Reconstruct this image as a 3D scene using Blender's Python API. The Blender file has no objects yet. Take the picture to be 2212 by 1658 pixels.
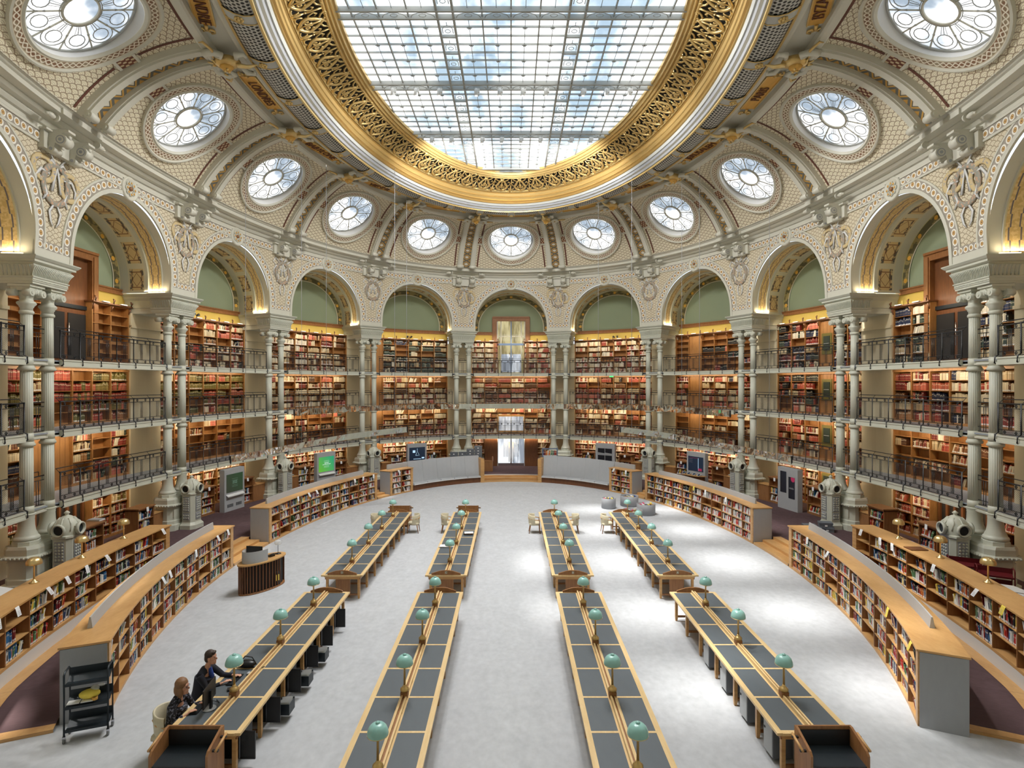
import bpy, math, random
import numpy as np
from mathutils import Matrix, Vector
R = random.Random(7)
sc = bpy.context.scene
COL = sc.collection
PI = math.pi
# ---------------------------------------------------------------- camera
CAM = (0.0, -22.4, 6.8)
cd = bpy.data.cameras.new('camera'); cam = bpy.data.objects.new('camera', cd); COL.objects.link(cam)
cam.location = CAM; cam.rotation_euler = (PI/2, 0, 0)
cd.sensor_fit = 'HORIZONTAL'; cd.sensor_width = 36; cd.lens = 1240/2212*36
cd.shift_x = 2/2212; cd.clip_start = 0.05; cd.clip_end = 300
sc.camera = cam
# ---------------------------------------------------------------- light, exposure
w = bpy.data.worlds.new('sky'); sc.world = w; w.use_nodes = True
w.node_tree.nodes['Background'].inputs[0].default_value = (0.80, 0.90, 1.0, 1)
w.node_tree.nodes['Background'].inputs[1].default_value = 0.4
def sun(name, strength, ang, elev, azim, col):
    l = bpy.data.lights.new(name, 'SUN'); l.energy = strength; l.angle = math.radians(ang); l.color = col
    o = bpy.data.objects.new(name, l); COL.objects.link(o)
    e, a = math.radians(elev), math.radians(azim)      # azim: where the light comes from, 180 = from the left
    d = Vector((math.cos(e)*math.cos(a), math.cos(e)*math.sin(a), math.sin(e)))
    o.rotation_euler = d.to_track_quat('Z', 'Y').to_euler(); o.location = (0, 0, 40)
sun('sun', 4.4, 4.5, 71, 170, (1.0, 0.96, 0.9))
sun('sky_zenith', 3.6, 70, 82, 100, (0.92, 0.96, 1.0))
sc.view_settings.view_transform = 'Standard'; sc.view_settings.look = 'None'
sc.view_settings.exposure = 1.80; sc.view_settings.gamma = 1; sc.view_settings.use_curve_mapping = False
cy = sc.cycles
cy.use_denoising = True; cy.use_adaptive_sampling = True; cy.adaptive_threshold = 0.03
cy.max_bounces = 5; cy.diffuse_bounces = 4; cy.glossy_bounces = 3; cy.transmission_bounces = 3; cy.transparent_max_bounces = 12
cy.sample_clamp_indirect = 4; cy.caustics_reflective = False; cy.caustics_refractive = False
SKY_PANE, OCULUS_PANE, SHELF_W = 0.8, 0.45, 9.0
SPOT_W, VAULT_W = 480, 3.4

# ---------------------------------------------------------------- plan of the oval: u = bay number, 0 far centre, + right
_p = {0.5: (3.71, 21.47), 1.5: (9.94, 17.5), 2.5: (13.74, 11.0), 3.5: (15.35, 3.8)}
PP = []
for k in range(16):
    u = k+0.5
    q = u if u <= 8 else 16-u
    sx = 1 if u <= 8 else -1
    qq = q if q < 4 else 8-q
    sy = 1 if q < 4 else -1
    x, y = _p[qq]; PP.append((sx*x, sy*y))
PP = np.array(PP)
def _spl(vals):
    n = 16; A = np.zeros((n, n)); r = np.zeros(n)
    for i in range(n):
        A[i, (i-1) % n] = 1; A[i, i] = 4; A[i, (i+1) % n] = 1
        r[i] = 6*(vals[(i+1) % n]-2*vals[i]+vals[(i-1) % n])
    return np.linalg.solve(A, r)
NS = 64
TAB = []
Mx, My = _spl(PP[:, 0]), _spl(PP[:, 1])
for i in range(16*NS):
    k = i//NS; f = (i % NS)/NS; k2 = (k+1) % 16
    def ev(v, M): return (1-f)*v[k]+f*v[k2]+((1-f)**3-(1-f))*M[k]/6+(f**3-f)*M[k2]/6
    x, y = ev(PP[:, 0], Mx), ev(PP[:, 1], My)
    th = math.atan2(x/15.9, y/22.15)
    ex, ey = 6.15*math.sin(th), 12.55*math.cos(th)
    TAB.append((x, y, (ex-x)/9.45, (ey-y)/9.45))
def Qp(u):
    g = ((u-0.5) % 16)*NS; i = int(g); f = g-i
    a = TAB[i % (16*NS)]; b = TAB[(i+1) % (16*NS)]
    return tuple(a[j]*(1-f)+b[j]*f for j in range(4))
def Q(u, t, z):
    x, y, dx, dy = Qp(u)
    return (x+dx*t, y+dy*t, z)
CH = 7.42
def BM(b):                       # local bay coordinates (s along, t inward, z) to the world
    return lambda p: Q(b+p[0]/CH, p[1], p[2])
def frame(u, t=0.0, z=0.0):      # rigid frame: X along the wall (+u), Y inward, Z up
    x, y, dx, dy = Qp(u); n = Vector((dx, dy, 0)).normalized(); tx = Vector((n.y, -n.x, 0))
    a = Vector(Q(u+.01, 0, 0))-Vector(Q(u-.01, 0, 0))
    if tx.dot(a) < 0: tx = -tx
    m = Matrix.Identity(4)
    for i in range(3): m[i][0] = tx[i]; m[i][1] = n[i]; m[i][2] = (0, 0, 1)[i]
    o = Q(u, t, z)
    for i in range(3): m[i][3] = o[i]
    return m
FA, FB = 10.35, 17.6             # carpet ellipse
def F(phi, off, z=0.0):          # phi in degrees from the far end, + right, off outward
    a = math.radians(phi); s, c = math.sin(a), math.cos(a)
    nx, ny = s/FA, c/FB; l = math.hypot(nx, ny)
    return (FA*s+off*nx/l, FB*c+off*ny/l, z)

# ---------------------------------------------------------------- materials
MATS = {}
class NT:
    def __init__(s, name):
        s.m = bpy.data.materials.new(name); s.m.use_nodes = True; s.t = s.m.node_tree; s.b = s.t.nodes['Principled BSDF']
        MATS[name] = s.m
    def n(s, typ, ins=None, **kw):
        nd = s.t.nodes.new('ShaderNode'+typ)
        for k, v in kw.items(): setattr(nd, k, v)
        for k, v in (ins or {}).items(): s.put(nd.inputs[k], v)
        return nd
    def put(s, sock, v):
        if isinstance(v, bpy.types.NodeSocket): s.t.links.new(v, sock)
        elif isinstance(v, bpy.types.Node): s.t.links.new(v.outputs[0], sock)
        elif isinstance(v, tuple) and len(v) == 3 and sock.type == 'RGBA': sock.default_value = (*v, 1)
        else: sock.default_value = v
    def ma(s, op, a, b=None, c=None, clamp=False):
        nd = s.t.nodes.new('ShaderNodeMath'); nd.operation = op; nd.use_clamp = clamp
        for i, v in enumerate((a, b, c)):
            if v is not None: s.put(nd.inputs[i], v)
        return nd.outputs[0]
    def mix(s, f, a, b):
        nd = s.t.nodes.new('ShaderNodeMix'); nd.data_type = 'RGBA'
        s.put(nd.inputs[0], f); s.put(nd.inputs[6], a); s.put(nd.inputs[7], b)
        return nd.outputs[2]
    def noise(s, scale, detail=3, vec=None, rough=.5):
        nd = s.n('TexNoise', {'Scale': scale, 'Detail': detail, 'Roughness': rough})
        if vec is not None: s.t.links.new(vec, nd.inputs['Vector'])
        return nd.outputs['Fac']
    def uv(s):
        c = s.n('TexCoord'); x = s.n('SeparateXYZ', {0: c.outputs['UV']}); return x.outputs[0], x.outputs[1]
    def obj(s, sx=1, sy=1, sz=1):
        c = s.n('TexCoord'); mp = s.n('Mapping', {0: c.outputs['Object'], 3: (sx, sy, sz)}); return mp.outputs[0]
    def step(s, v, lo, soft=.02):           # 0 below lo, 1 above
        nd = s.t.nodes.new('ShaderNodeMapRange'); nd.interpolation_type = 'SMOOTHSTEP'
        s.put(nd.inputs[0], v); nd.inputs[1].default_value = lo-soft; nd.inputs[2].default_value = lo+soft
        return nd.outputs[0]
    def band(s, v, lo, hi, soft=.02): return s.ma('MULTIPLY', s.step(v, lo, soft), s.ma('SUBTRACT', 1.0, s.step(v, hi, soft)))
    def out(s, col, rough=.5, metal=0.0, bump=None, bs=.2, bd=.01, spec=None):
        s.put(s.b.inputs['Base Color'], col); s.put(s.b.inputs['Roughness'], rough); s.put(s.b.inputs['Metallic'], metal)
        if spec is not None: s.b.inputs['Specular IOR Level'].default_value = spec
        if bump is not None:
            bn = s.n('Bump', {'Height': bump, 'Strength': bs, 'Distance': bd}); s.t.links.new(bn.outputs[0], s.b.inputs['Normal'])
        return s.m
def L(r, g, b):                   # sRGB 0..255 to linear
    f = lambda c: (c/255/12.92) if c/255 <= .04045 else ((c/255+.055)/1.055)**2.4
    return (f(r), f(g), f(b))
def plain(name, col, rough=.5, metal=0.0, var=.08, scale=6, bump=False, spec=None):
    k = NT(name); n = k.noise(scale, 4)
    c2 = tuple(max(0, x*(1-var*2)) for x in col); c1 = tuple(min(1, x*(1+var)) for x in col)
    return k.out(k.mix(n, c2, c1), rough, metal, bump=n if bump else None, spec=spec)
def wood(name, col, dark, rough=.4, axis=(1, 1, 12), scale=2.0):
    k = NT(name); v = k.obj(*axis); n = k.noise(scale, 6, v, .6); n2 = k.noise(scale*9, 2, v)
    f = k.ma('ADD', k.ma('MULTIPLY', n, .75), k.ma('MULTIPLY', n2, .25))
    r = k.n('ValToRGB', {0: f}); r.color_ramp.elements[0].position = .3; r.color_ramp.elements[1].position = .7
    r.color_ramp.elements[0].color = (*dark, 1); r.color_ramp.elements[1].color = (*col, 1)
    return k.out(r.outputs[0], rough)
plain('iron_paint', L(203, 204, 189), .45, var=.03)
plain('cream_paint', L(208, 206, 192), .5, var=.03)
plain('pale_fascia', L(188, 190, 186), .45, var=.02)
plain('black_iron', L(32, 33, 36), .4, var=.1)
plain('gold', L(224, 192, 126), .36, .55, var=.12, scale=9)
plain('gold_light', L(238, 212, 148), .32, .6, var=.1)
plain('gold_paint', L(222, 172, 84), .45, .25, var=.12)
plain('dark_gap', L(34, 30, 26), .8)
plain('brass', L(232, 204, 146), .28, .9, var=.05)
plain('brass_dark', L(212, 180, 120), .36, .8, var=.08)
plain('lamp_green', L(150, 198, 190), .22, var=.03)
plain('green_wall', L(140, 152, 124), .8, var=.05, scale=1.2)
plain('yellow_wall', L(206, 178, 88), .7, var=.06)
plain('dark_metal', L(36, 44, 50), .4, .3)
plain('grey_panel', L(176, 179, 182), .55, var=.03)
plain('mid_grey_panel', L(158, 160, 164), .5, var=.03)
plain('white_panel', L(222, 222, 220), .5, var=.02)
plain('leather', L(84, 92, 98), .5, var=.06, scale=3)
plain('black_plastic', L(22, 23, 26), .35)
plain('chrome', L(200, 200, 205), .2, 1.0)
plain('rubber', L(120, 122, 122), .6)
plain('paper', L(240, 241, 242), .7, var=.02)
plain('yellow_note', L(245, 220, 90), .7)
plain('cream_leather', L(206, 196, 168), .5)
plain('box_grey', L(104, 109, 116), .6, var=.05)
plain('skin', L(214, 160, 134), .5, var=.04)
plain('hair_brown', L(140, 100, 66), .55, var=.25, scale=40)
plain('hair_dark', L(64, 48, 38), .6, var=.3, scale=50)
plain('navy_cloth', L(30, 32, 44), .85)
plain('blue_shirt', L(32, 66, 150), .7)
plain('blue_bag', L(10, 84, 190), .5)
plain('blue_steel', L(112, 134, 170), .4, .4)
plain('dark_red_metal', L(110, 28, 34), .4, .3)
plain('pink', L(220, 40, 110), .5)
plain('exit_green_case', L(30, 150, 70), .5)
wood('oak', L(214, 170, 112), L(184, 136, 82), .38, (1, .35, 6))
wood('oak_light', L(232, 204, 154), L(212, 178, 122), .35, (6, .6, 6))
wood('oak_mid', L(164, 116, 72), L(132, 88, 52), .42, (8, 8, 1))
wood('oak_dark', L(124, 78, 44), L(92, 54, 30), .42, (8, 8, 1))
wood('shelf_wood', L(186, 136, 82), L(156, 108, 60), .45, (5, 5, 1.2), 1.5)
wood('lunette_wood', L(154, 104, 60), L(128, 82, 44), .45, (5, 5, 2))
k = NT('clear_glass'); k.out((.9, .92, .92), .05); k.b.inputs['Alpha'].default_value = .35
k = NT('stone'); n = k.noise(.9, 5); n2 = k.noise(30, 2)
k.out(k.mix(k.ma('ADD', k.ma('MULTIPLY', n, .8), k.ma('MULTIPLY', n2, .2)), L(206, 192, 158), L(230, 218, 188)), .85)
k = NT('carpet_grey'); n = k.noise(260, 2); n2 = k.noise(1.2, 3); n3 = k.noise(90, 1)
k.out(k.mix(k.ma('ADD', k.ma('MULTIPLY', n, .6), k.ma('MULTIPLY', n3, .4)), k.mix(n2, L(160, 162, 165), L(168, 170, 173)), L(206, 208, 211)), .95, bump=n, bs=.25, bd=.004, spec=.1)
k = NT('carpet_purple'); n = k.noise(200, 2); n2 = k.noise(1.5, 3)
k.out(k.mix(n, k.mix(n2, L(72, 56, 58), L(88, 70, 72)), L(104, 84, 86)), .95, spec=.1)
k = NT('floor_grating'); u_, v_ = k.uv(); n = k.noise(14, 2)
k.out(k.mix(n, L(128, 136, 146), L(160, 166, 174)), .35)

def scales(name, base, line, Rr=.17, dotty=True):
    k = NT(name); x, y = k.uv(); h = Rr/2
    row = k.ma('FLOOR', k.ma('DIVIDE', y, h)); yf = k.ma('SUBTRACT', y, k.ma('MULTIPLY', row, h))
    par = k.ma('MULTIPLY', k.ma('MODULO', k.ma('ADD', row, 1000.0), 2.0), Rr)
    def dist(shift, dy):
        xx = k.ma('ADD', k.ma('ADD', x, par), 100*Rr*2+shift)
        fx = k.ma('SUBTRACT', k.ma('MODULO', xx, 2*Rr), Rr)
        return k.ma('SQRT', k.ma('ADD', k.ma('MULTIPLY', fx, fx), k.ma('POWER', k.ma('ADD', yf, dy), 2.0)))
    d0 = dist(0.0, 0.0); d1 = dist(Rr, h)
    inn = k.ma('LESS_THAN', d1, Rr)
    d = k.ma('ADD', k.ma('MULTIPLY', inn, d1), k.ma('MULTIPLY', k.ma('SUBTRACT', 1.0, inn), d0))
    q = k.ma('DIVIDE', d, Rr)
    edge = k.step(q, .90, .03)
    rings = k.step(k.ma('SINE', k.ma('MULTIPLY', q, 2*PI*4)), .35, .3)
    f = k.ma('MAXIMUM', edge, k.ma('MULTIPLY', rings, .5))
    n = k.noise(2.0, 3); nn = k.noise(60, 1)
    b = k.mix(k.ma('ADD', k.ma('MULTIPLY', n, .6), k.ma('MULTIPLY', nn, .4)), tuple(c*.8 for c in base), tuple(min(1, c*1.12) for c in base))
    return k.out(k.mix(f, b, line), .6)
scales('mosaic_wall', L(232, 222, 196), L(138, 118, 86), .17)
scales('mosaic_dome', L(250, 238, 212), L(128, 104, 72), .2)
# beaded border: u in periods, v across
k = NT('bead_band'); x, y = k.uv()
fx = k.ma('SUBTRACT', k.ma('FRACT', x), .5); fy = k.ma('SUBTRACT', y, .5)
d = k.ma('SQRT', k.ma('ADD', k.ma('POWER', k.ma('MULTIPLY', fx, 1.0), 2.0), k.ma('POWER', k.ma('MULTIPLY', fy, 1.05), 2.0)))
c = k.mix(k.step(d, .09), L(120, 80, 50), L(208, 168, 100)); c = k.mix(k.step(d, .2), c, L(150, 116, 76)); c = k.mix(k.step(d, .26), c, L(240, 236, 224))
c = k.mix(k.step(d, .42), c, L(160, 152, 140)); k.out(c, .5)
# ribs: diamonds
k = NT('diamond_band'); x, y = k.uv()
fx = k.ma('ABSOLUTE', k.ma('SUBTRACT', k.ma('FRACT', x), .5)); fy = k.ma('ABSOLUTE', k.ma('SUBTRACT', y, .5))
d = k.ma('ADD', k.ma('MULTIPLY', fx, 1.5), fy)
c = k.mix(k.step(d, .3), L(214, 208, 190), L(92, 92, 84)); c = k.mix(k.step(d, .42), c, L(196, 152, 76)); c = k.mix(k.step(d, .62), c, L(100, 100, 92)); c = k.mix(k.step(d, .95), c, L(190, 146, 72))
k.out(c, .5)
# round frame ornament: u around, v radial
k = NT('oculus_band'); x, y = k.uv()
sw = k.ma('SINE', k.ma('MULTIPLY', x, 2*PI)); w1 = k.ma('ABSOLUTE', k.ma('SUBTRACT', y, k.ma('ADD', .5, k.ma('MULTIPLY', sw, .28))))
w2 = k.ma('ABSOLUTE', k.ma('SUBTRACT', y, k.ma('SUBTRACT', .5, k.ma('MULTIPLY', sw, .28))))
c = k.mix(k.step(k.noise(9, 2), .5, .1), L(128, 92, 66), L(150, 134, 108)); c = k.mix(k.step(k.ma('MINIMUM', w1, w2), .09, .04), L(232, 224, 206), c)
c = k.mix(k.step(k.ma('ABSOLUTE', k.ma('SUBTRACT', y, .5)), .4), c, L(206, 196, 172)); k.out(c, .5)
# vault panels: u along arch in panels, v across 0..1
k = NT('vault_panel'); x, y = k.uv()
fx = k.ma('ABSOLUTE', k.ma('SUBTRACT', k.ma('FRACT', x), .5)); fy = k.ma('ABSOLUTE', k.ma('SUBTRACT', y, .5))
m = k.ma('MAXIMUM', fx, fy)
pat = k.step(k.ma('SINE', k.ma('MULTIPLY', k.ma('ADD', x, y), 60.0)), 0.0, .4)
leaf = k.step(k.noise(22, 3), .5, .04)
c = k.mix(k.step(fy, .22), L(216, 190, 138), k.mix(leaf, L(96, 92, 86), L(212, 188, 140)))
dm = k.ma('ADD', k.ma('MULTIPLY', fx, 1.1), fy)
c = k.mix(k.band(dm, .26, .29, .01), c, L(112, 60, 36)); c = k.mix(k.band(m, .27, .3, .01), c, L(120, 70, 44)); c = k.mix(k.step(m, .40, .01), c, L(212, 206, 180)); k.out(c, .5)
k = NT('gold_mosaic'); x, y = k.uv()
fy = k.ma('ABSOLUTE', k.ma('SUBTRACT', y, .5)); sq = k.ma('MULTIPLY', k.step(k.ma('SINE', k.ma('MULTIPLY', x, 2*PI*1.5)), 0.0, .05), .07)
e = k.ma('ABSOLUTE', k.ma('SUBTRACT', fy, k.ma('ADD', .2, sq)))
c = k.mix(k.step(k.noise(40, 2), .5, .1), L(206, 176, 118), L(226, 200, 146)); c = k.mix(k.step(e, .035, .01), L(112, 104, 112), c)
c = k.mix(k.step(fy, .42, .01), c, L(200, 194, 164)); k.out(c, .45)
k = NT('flower_band'); x, y = k.uv()
fx = k.ma('SUBTRACT', k.ma('FRACT', x), .5); fy = k.ma('SUBTRACT', y, .5)
d = k.ma('SQRT', k.ma('ADD', k.ma('POWER', k.ma('MULTIPLY', fx, 2.6), 2.0), k.ma('POWER', fy, 2.0)))
c = k.mix(k.step(k.noise(16, 2), .52, .04), L(92, 88, 62), L(150, 136, 90)); c = k.mix(k.step(d, .26), L(224, 172, 70), c)
c = k.mix(k.step(k.ma('ABSOLUTE', fy), .42), c, L(186, 176, 120)); k.out(c, .5)
k = NT('red_tablet'); x, y = k.uv()
g = k.step(k.ma('MULTIPLY', k.ma('SINE', k.ma('MULTIPLY', x, 2*PI*3)), k.ma('SINE', k.ma('MULTIPLY', y, 2*PI*2))), .15, .1)
k.out(k.mix(g, L(118, 66, 48), L(216, 196, 160)), .5)
k = NT('hex_grille'); x, y = k.uv()
def cell(ox, oy):
    fx = k.ma('SUBTRACT', k.ma('FRACT', k.ma('ADD', x, ox)), .5); fy = k.ma('MULTIPLY', k.ma('SUBTRACT', k.ma('FRACT', k.ma('ADD', y, oy)), .5), 1.7)
    return k.ma('SQRT', k.ma('ADD', k.ma('MULTIPLY', fx, fx), k.ma('MULTIPLY', fy, fy)))
d = k.ma('MINIMUM', cell(0.0, 0.0), cell(.5, .5))
c = k.mix(k.step(d, .33, .03), L(26, 24, 24), L(206, 206, 200)); c = k.mix(k.band(d, .40, .44, .02), c, L(110, 108, 104)); k.out(c, .5)
# laylight, window and door glass: mottled light from behind put in as emission, part transparent
def pane(name, strength, tr, sx, a=L(176, 204, 232), b=(1, 1, 1)):
    k = NT(name); v = k.obj(*sx); n = k.noise(.45, 4, v, .55); n2 = k.noise(2.5, 3, v)
    f = k.step(k.ma('ADD', k.ma('MULTIPLY', n, .8), k.ma('MULTIPLY', n2, .2)), .49, .1)
    col = k.mix(f, a, b)
    e = k.n('Emission', {0: col, 1: k.ma('MULTIPLY_ADD', f, strength*.5, strength*.5)})
    t = k.n('BsdfTransparent', {0: (.96, .98, 1.0)})
    ms = k.n('MixShader', {0: tr, 1: e, 2: t})
    k.t.links.new(ms.outputs[0], k.t.nodes['Material Output'].inputs[0])
pane('sky_glass', SKY_PANE, .38, (1, .45, 1), a=L(150, 184, 218))
pane('oculus_glass', OCULUS_PANE, .0, (1, 1, 1), a=L(200, 218, 236))
pane('door_glass', .36, .2, (3, 3, .6), a=L(190, 200, 214), b=L(235, 240, 245))
pane('blind_glass', .24, .2, (3, 3, .6), a=L(214, 196, 140), b=L(236, 222, 170))
def glow(name, col, s):
    k = NT(name); e = k.n('Emission', {0: col, 1: s}); k.t.links.new(e.outputs[0], k.t.nodes['Material Output'].inputs[0])
glow('led_warm', (1, .84, .55), 1.0)
glow('spot_glow', (1, .9, .7), 3.0)
glow('exit_green', (.1, .9, .3), .34)
k = NT('wire_mesh'); x, y = k.uv()
def ln(a, b_): return k.ma('ABSOLUTE', k.ma('SUBTRACT', k.ma('FRACT', k.ma('ADD', k.ma('MULTIPLY', x, a), k.ma('MULTIPLY', y, b_))), .5))
f = k.ma('MAXIMUM', k.step(ln(16.0, 16.0), .42, .03), k.step(ln(16.0, -16.0), .42, .03))
t = k.n('BsdfTransparent'); ms = k.n('MixShader', {0: f, 1: t, 2: k.b}); k.put(k.b.inputs['Base Color'], L(52, 52, 54)); k.put(k.b.inputs['Roughness'], .4)
k.t.links.new(ms.outputs[0], k.t.nodes['Material Output'].inputs[0])
k = NT('mirror'); n = k.noise(1.6, 2, k.obj(1, 1, .4)); k.out((.80, .80, .80), .04, 1.0, bump=n, bs=.35, bd=.25)
# books: colour from attribute (stuff) or object colour (single)
def bookmat(name, src):
    k = NT(name); x, y = k.uv()
    if src == 'attr': a = k.n('VertexColor', layer_name='Col'); c = a.outputs[0]; al = a.outputs[1]
    else: a = k.n('ObjectInfo'); c = a.outputs['Color']; al = a.outputs['Alpha']
    modern = k.step(al, .5, .01)
    c2 = k.mix(k.band(y, .70, .82, .01), c, k.mix(.55, c, (.75, .68, .5)))
    lab = k.mix(k.band(y, .04, .2, .01), c2, (.82, .82, .80)); old = k.mix(k.band(y, .30, .34, .01), c2, k.mix(.5, c, (.6, .45, .2)))
    k.out(k.mix(modern, old, lab), .55)
bookmat('books', 'attr'); bookmat('book_single', 'obj')
k = NT('blouse'); k.out(k.mix(k.step(k.noise(16, 2), .58, .05), L(26, 26, 34), L(120, 120, 136)), .8)
def screen(name, c0, c1, s=.8):
    k = NT(name); x, y = k.uv(); f = k.ma('ADD', k.ma('MULTIPLY', x, .6), k.ma('MULTIPLY', y, .4))
    col = k.mix(f, c0, c1); k.out(col, .25); k.put(k.b.inputs['Emission Color'], col); k.b.inputs['Emission Strength'].default_value = s
screen('screen_green', L(86, 150, 40), L(30, 130, 100), .3)
screen('screen_olive', L(52, 56, 46), L(40, 66, 44), .2)
screen('screen_dark', L(26, 36, 52), L(34, 44, 58), .2)
screen('screen_black', L(24, 24, 28), L(34, 36, 44), .15)
glow('screen_text', L(180, 215, 240), .34); glow('screen_white', L(225, 235, 235), .34); glow('screen_red', L(140, 44, 70), .34)

# ---------------------------------------------------------------- mesh builder
class MB:
    def __init__(s, M=None): s.v = []; s.f = []; s.mi = []; s.uvs = []; s.sm = []; s.mats = []; s.M = M
    def mat(s, m):
        if m not in s.mats: s.mats.append(m)
        return s.mats.index(m)
    def add(s, pts):
        b = len(s.v)
        s.v.extend([s.M(p) for p in pts] if s.M else pts); return b
    def face(s, idx, m, uv=None, sm=False):
        s.f.append(idx); s.mi.append(s.mat(m)); s.uvs.append(uv or [(0.0, 0.0)]*len(idx)); s.sm.append(sm)
    def quad(s, pts, m, uv=None, sm=False):
        b = s.add(pts); s.face([b+i for i in range(len(pts))], m, uv, sm)
    def grid(s, rows, m, uv=None, sm=True, closed=False, flip=False, caps=False):   # rows of equally many points
        n = len(rows[0]); bs = [s.add(r) for r in rows]
        for i in range(len(rows)-1):
            for j in range(n if closed else n-1):
                j2 = (j+1) % n
                q = [bs[i]+j, bs[i]+j2, bs[i+1]+j2, bs[i+1]+j]
                u = [uv[i][j], uv[i][j2], uv[i+1][j2], uv[i+1][j]] if uv else None
                if flip: q = q[::-1]; u = u[::-1] if u else None
                s.face(q, m, u, sm)
        if caps:
            s.face([bs[0]+j for j in range(n)][::-1], m); s.face([bs[-1]+j for j in range(n)], m)
    def box(s, x0, x1, y0, y1, z0, z1, m, nx=1, T=None):
        xs = [x0+(x1-x0)*i/nx for i in range(nx+1)]
        g = (lambda p: tuple(T @ Vector(p))) if T is not None else (lambda p: p)
        rows = [[g((x, y0, z0)), g((x, y1, z0)), g((x, y1, z1)), g((x, y0, z1))] for x in xs]
        s.grid(rows, m, sm=False, closed=True, flip=False, caps=True)
    def lathe(s, prof, m, n=20, T=None, sm=True, caps=True, rf=None):
        rows = []
        for r, z in prof:
            row = []
            for j in range(n):
                a = 2*PI*j/n; rr = rf(r, a, z) if rf else r
                p = (rr*math.cos(a), rr*math.sin(a), z); row.append(tuple(T @ Vector(p)) if T is not None else p)
            rows.append(row)
        s.grid(rows, m, sm=sm, closed=True, caps=caps)
    def tube(s, pts, r, m, n=6, closed=False, T=None, flat=1.0, up=(0, 0, 1), sm=True):
        P = [Vector(p) for p in pts]; N = len(P); rows = []
        for i in range(N):
            if closed: d = P[(i+1) % N]-P[i-1]
            else: d = P[min(i+1, N-1)]-P[max(i-1, 0)]
            d = d.normalized() if d.length > 1e-9 else Vector((0, 0, 1))
            U = Vector(up); a = d.cross(U)
            if a.length < 1e-3: a = d.cross(Vector((1, 0, 0)))
            a.normalize(); b = a.cross(d)
            rr = r[i] if isinstance(r, (list, tuple)) else r
            row = [P[i]+a*(rr*math.cos(2*PI*j/n))+b*(rr*flat*math.sin(2*PI*j/n)) for j in range(n)]
            rows.append([tuple(T @ q) if T is not None else tuple(q) for q in row])
        if closed: rows.append(rows[0])
        s.grid(rows, m, sm=sm, closed=True, caps=not closed)
    def ball(s, c, r, m, n=10, sc_=(1, 1, 1), T=None):
        rows = []
        for i in range(n//2+1):
            a = PI*i/(n//2)-PI/2; rows.append([(c[0]+r*sc_[0]*math.cos(a)*math.cos(2*PI*j/n), c[1]+r*sc_[1]*math.cos(a)*math.sin(2*PI*j/n), c[2]+r*sc_[2]*math.sin(a)) for j in range(n)])
        if T is not None: rows = [[tuple(T @ Vector(p)) for p in r_] for r_ in rows]
        s.grid(rows, m, sm=True, closed=True)
    def prism(s, poly, y0, y1, m, T=None, sm=False):       # poly in x,z extruded along y
        g = (lambda p: tuple(T @ Vector(p))) if T is not None else (lambda p: p)
        a = [g((x, y0, z)) for x, z in poly]; b = [g((x, y1, z)) for x, z in poly]
        s.grid([a, b], m, sm=sm, closed=True, caps=True)
    def mesh(s, name):
        me = bpy.data.meshes.new(name); me.from_pydata(s.v, [], s.f)
        for m in s.mats: me.materials.append(MATS[m])
        me.polygons.foreach_set('material_index', s.mi); me.polygons.foreach_set('use_smooth', s.sm)
        ul = me.uv_layers.new(name='UVMap'); flat = [c for u in s.uvs for p in u for c in p]
        ul.data.foreach_set('uv', flat); me.update(); return me
    def build(s, name, parent=None, mw=None):
        o = bpy.data.objects.new(name, s.mesh(name)); COL.objects.link(o)
        if mw is not None: o.matrix_world = mw
        if parent is not None:
            o.parent = parent
            if mw is None and parent.get('_abs'): o.matrix_parent_inverse = parent.matrix_basis.inverted()
        return o
def tag(o, label=None, cat=None, group=None, kind=None):
    if label: o['label'] = label
    if cat: o['category'] = cat
    if group: o['group'] = group
    if kind: o['kind'] = kind
    return o
def empty(name, loc=(0, 0, 0), label=None, cat=None, group=None, kind=None, mw=None, absolute=False):
    o = bpy.data.objects.new(name, None); COL.objects.link(o); o.empty_display_size = .2
    if mw is not None: o.matrix_basis = mw
    else: o.location = loc
    if absolute: o['_abs'] = 1
    return tag(o, label, cat, group, kind)
def root_at(name, u, t, z, label, cat, group=None, kind=None):      # empty at a wall point whose parts are built in world coordinates
    return empty(name, Q(u, t, z), label, cat, group, kind, absolute=True)
def copy_tree(o, mw=None, parent=None):
    c = o.copy(); COL.objects.link(c); c.parent = parent
    if mw is not None: c.matrix_basis = mw
    for ch in list(o.children): copy_tree(ch, None, c)
    return c
ORD = ['', 'first', 'second', 'third', 'fourth', 'fifth', 'sixth', 'seventh', 'eighth', 'ninth', 'tenth', 'eleventh', 'twelfth']
def bayname(b): return 'the glass door bay' if b == 0 else 'the %s bay %s of the doors' % (ORD[abs(b)], 'right' if b > 0 else 'left')
def piername(u): k = int(abs(u)+.5); return 'the %s pier %s of the doors' % (ORD[k], 'right' if u > 0 else 'left')
BAYS = list(range(-5, 6)); PIERS = [s*(k+.5) for k in range(5) for s in (-1, 1)]
GZ = [2.8, 5.2, 7.6]; GN = ['lowest', 'middle', 'top']
ZR = .3                                    # raised ring floor
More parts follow.
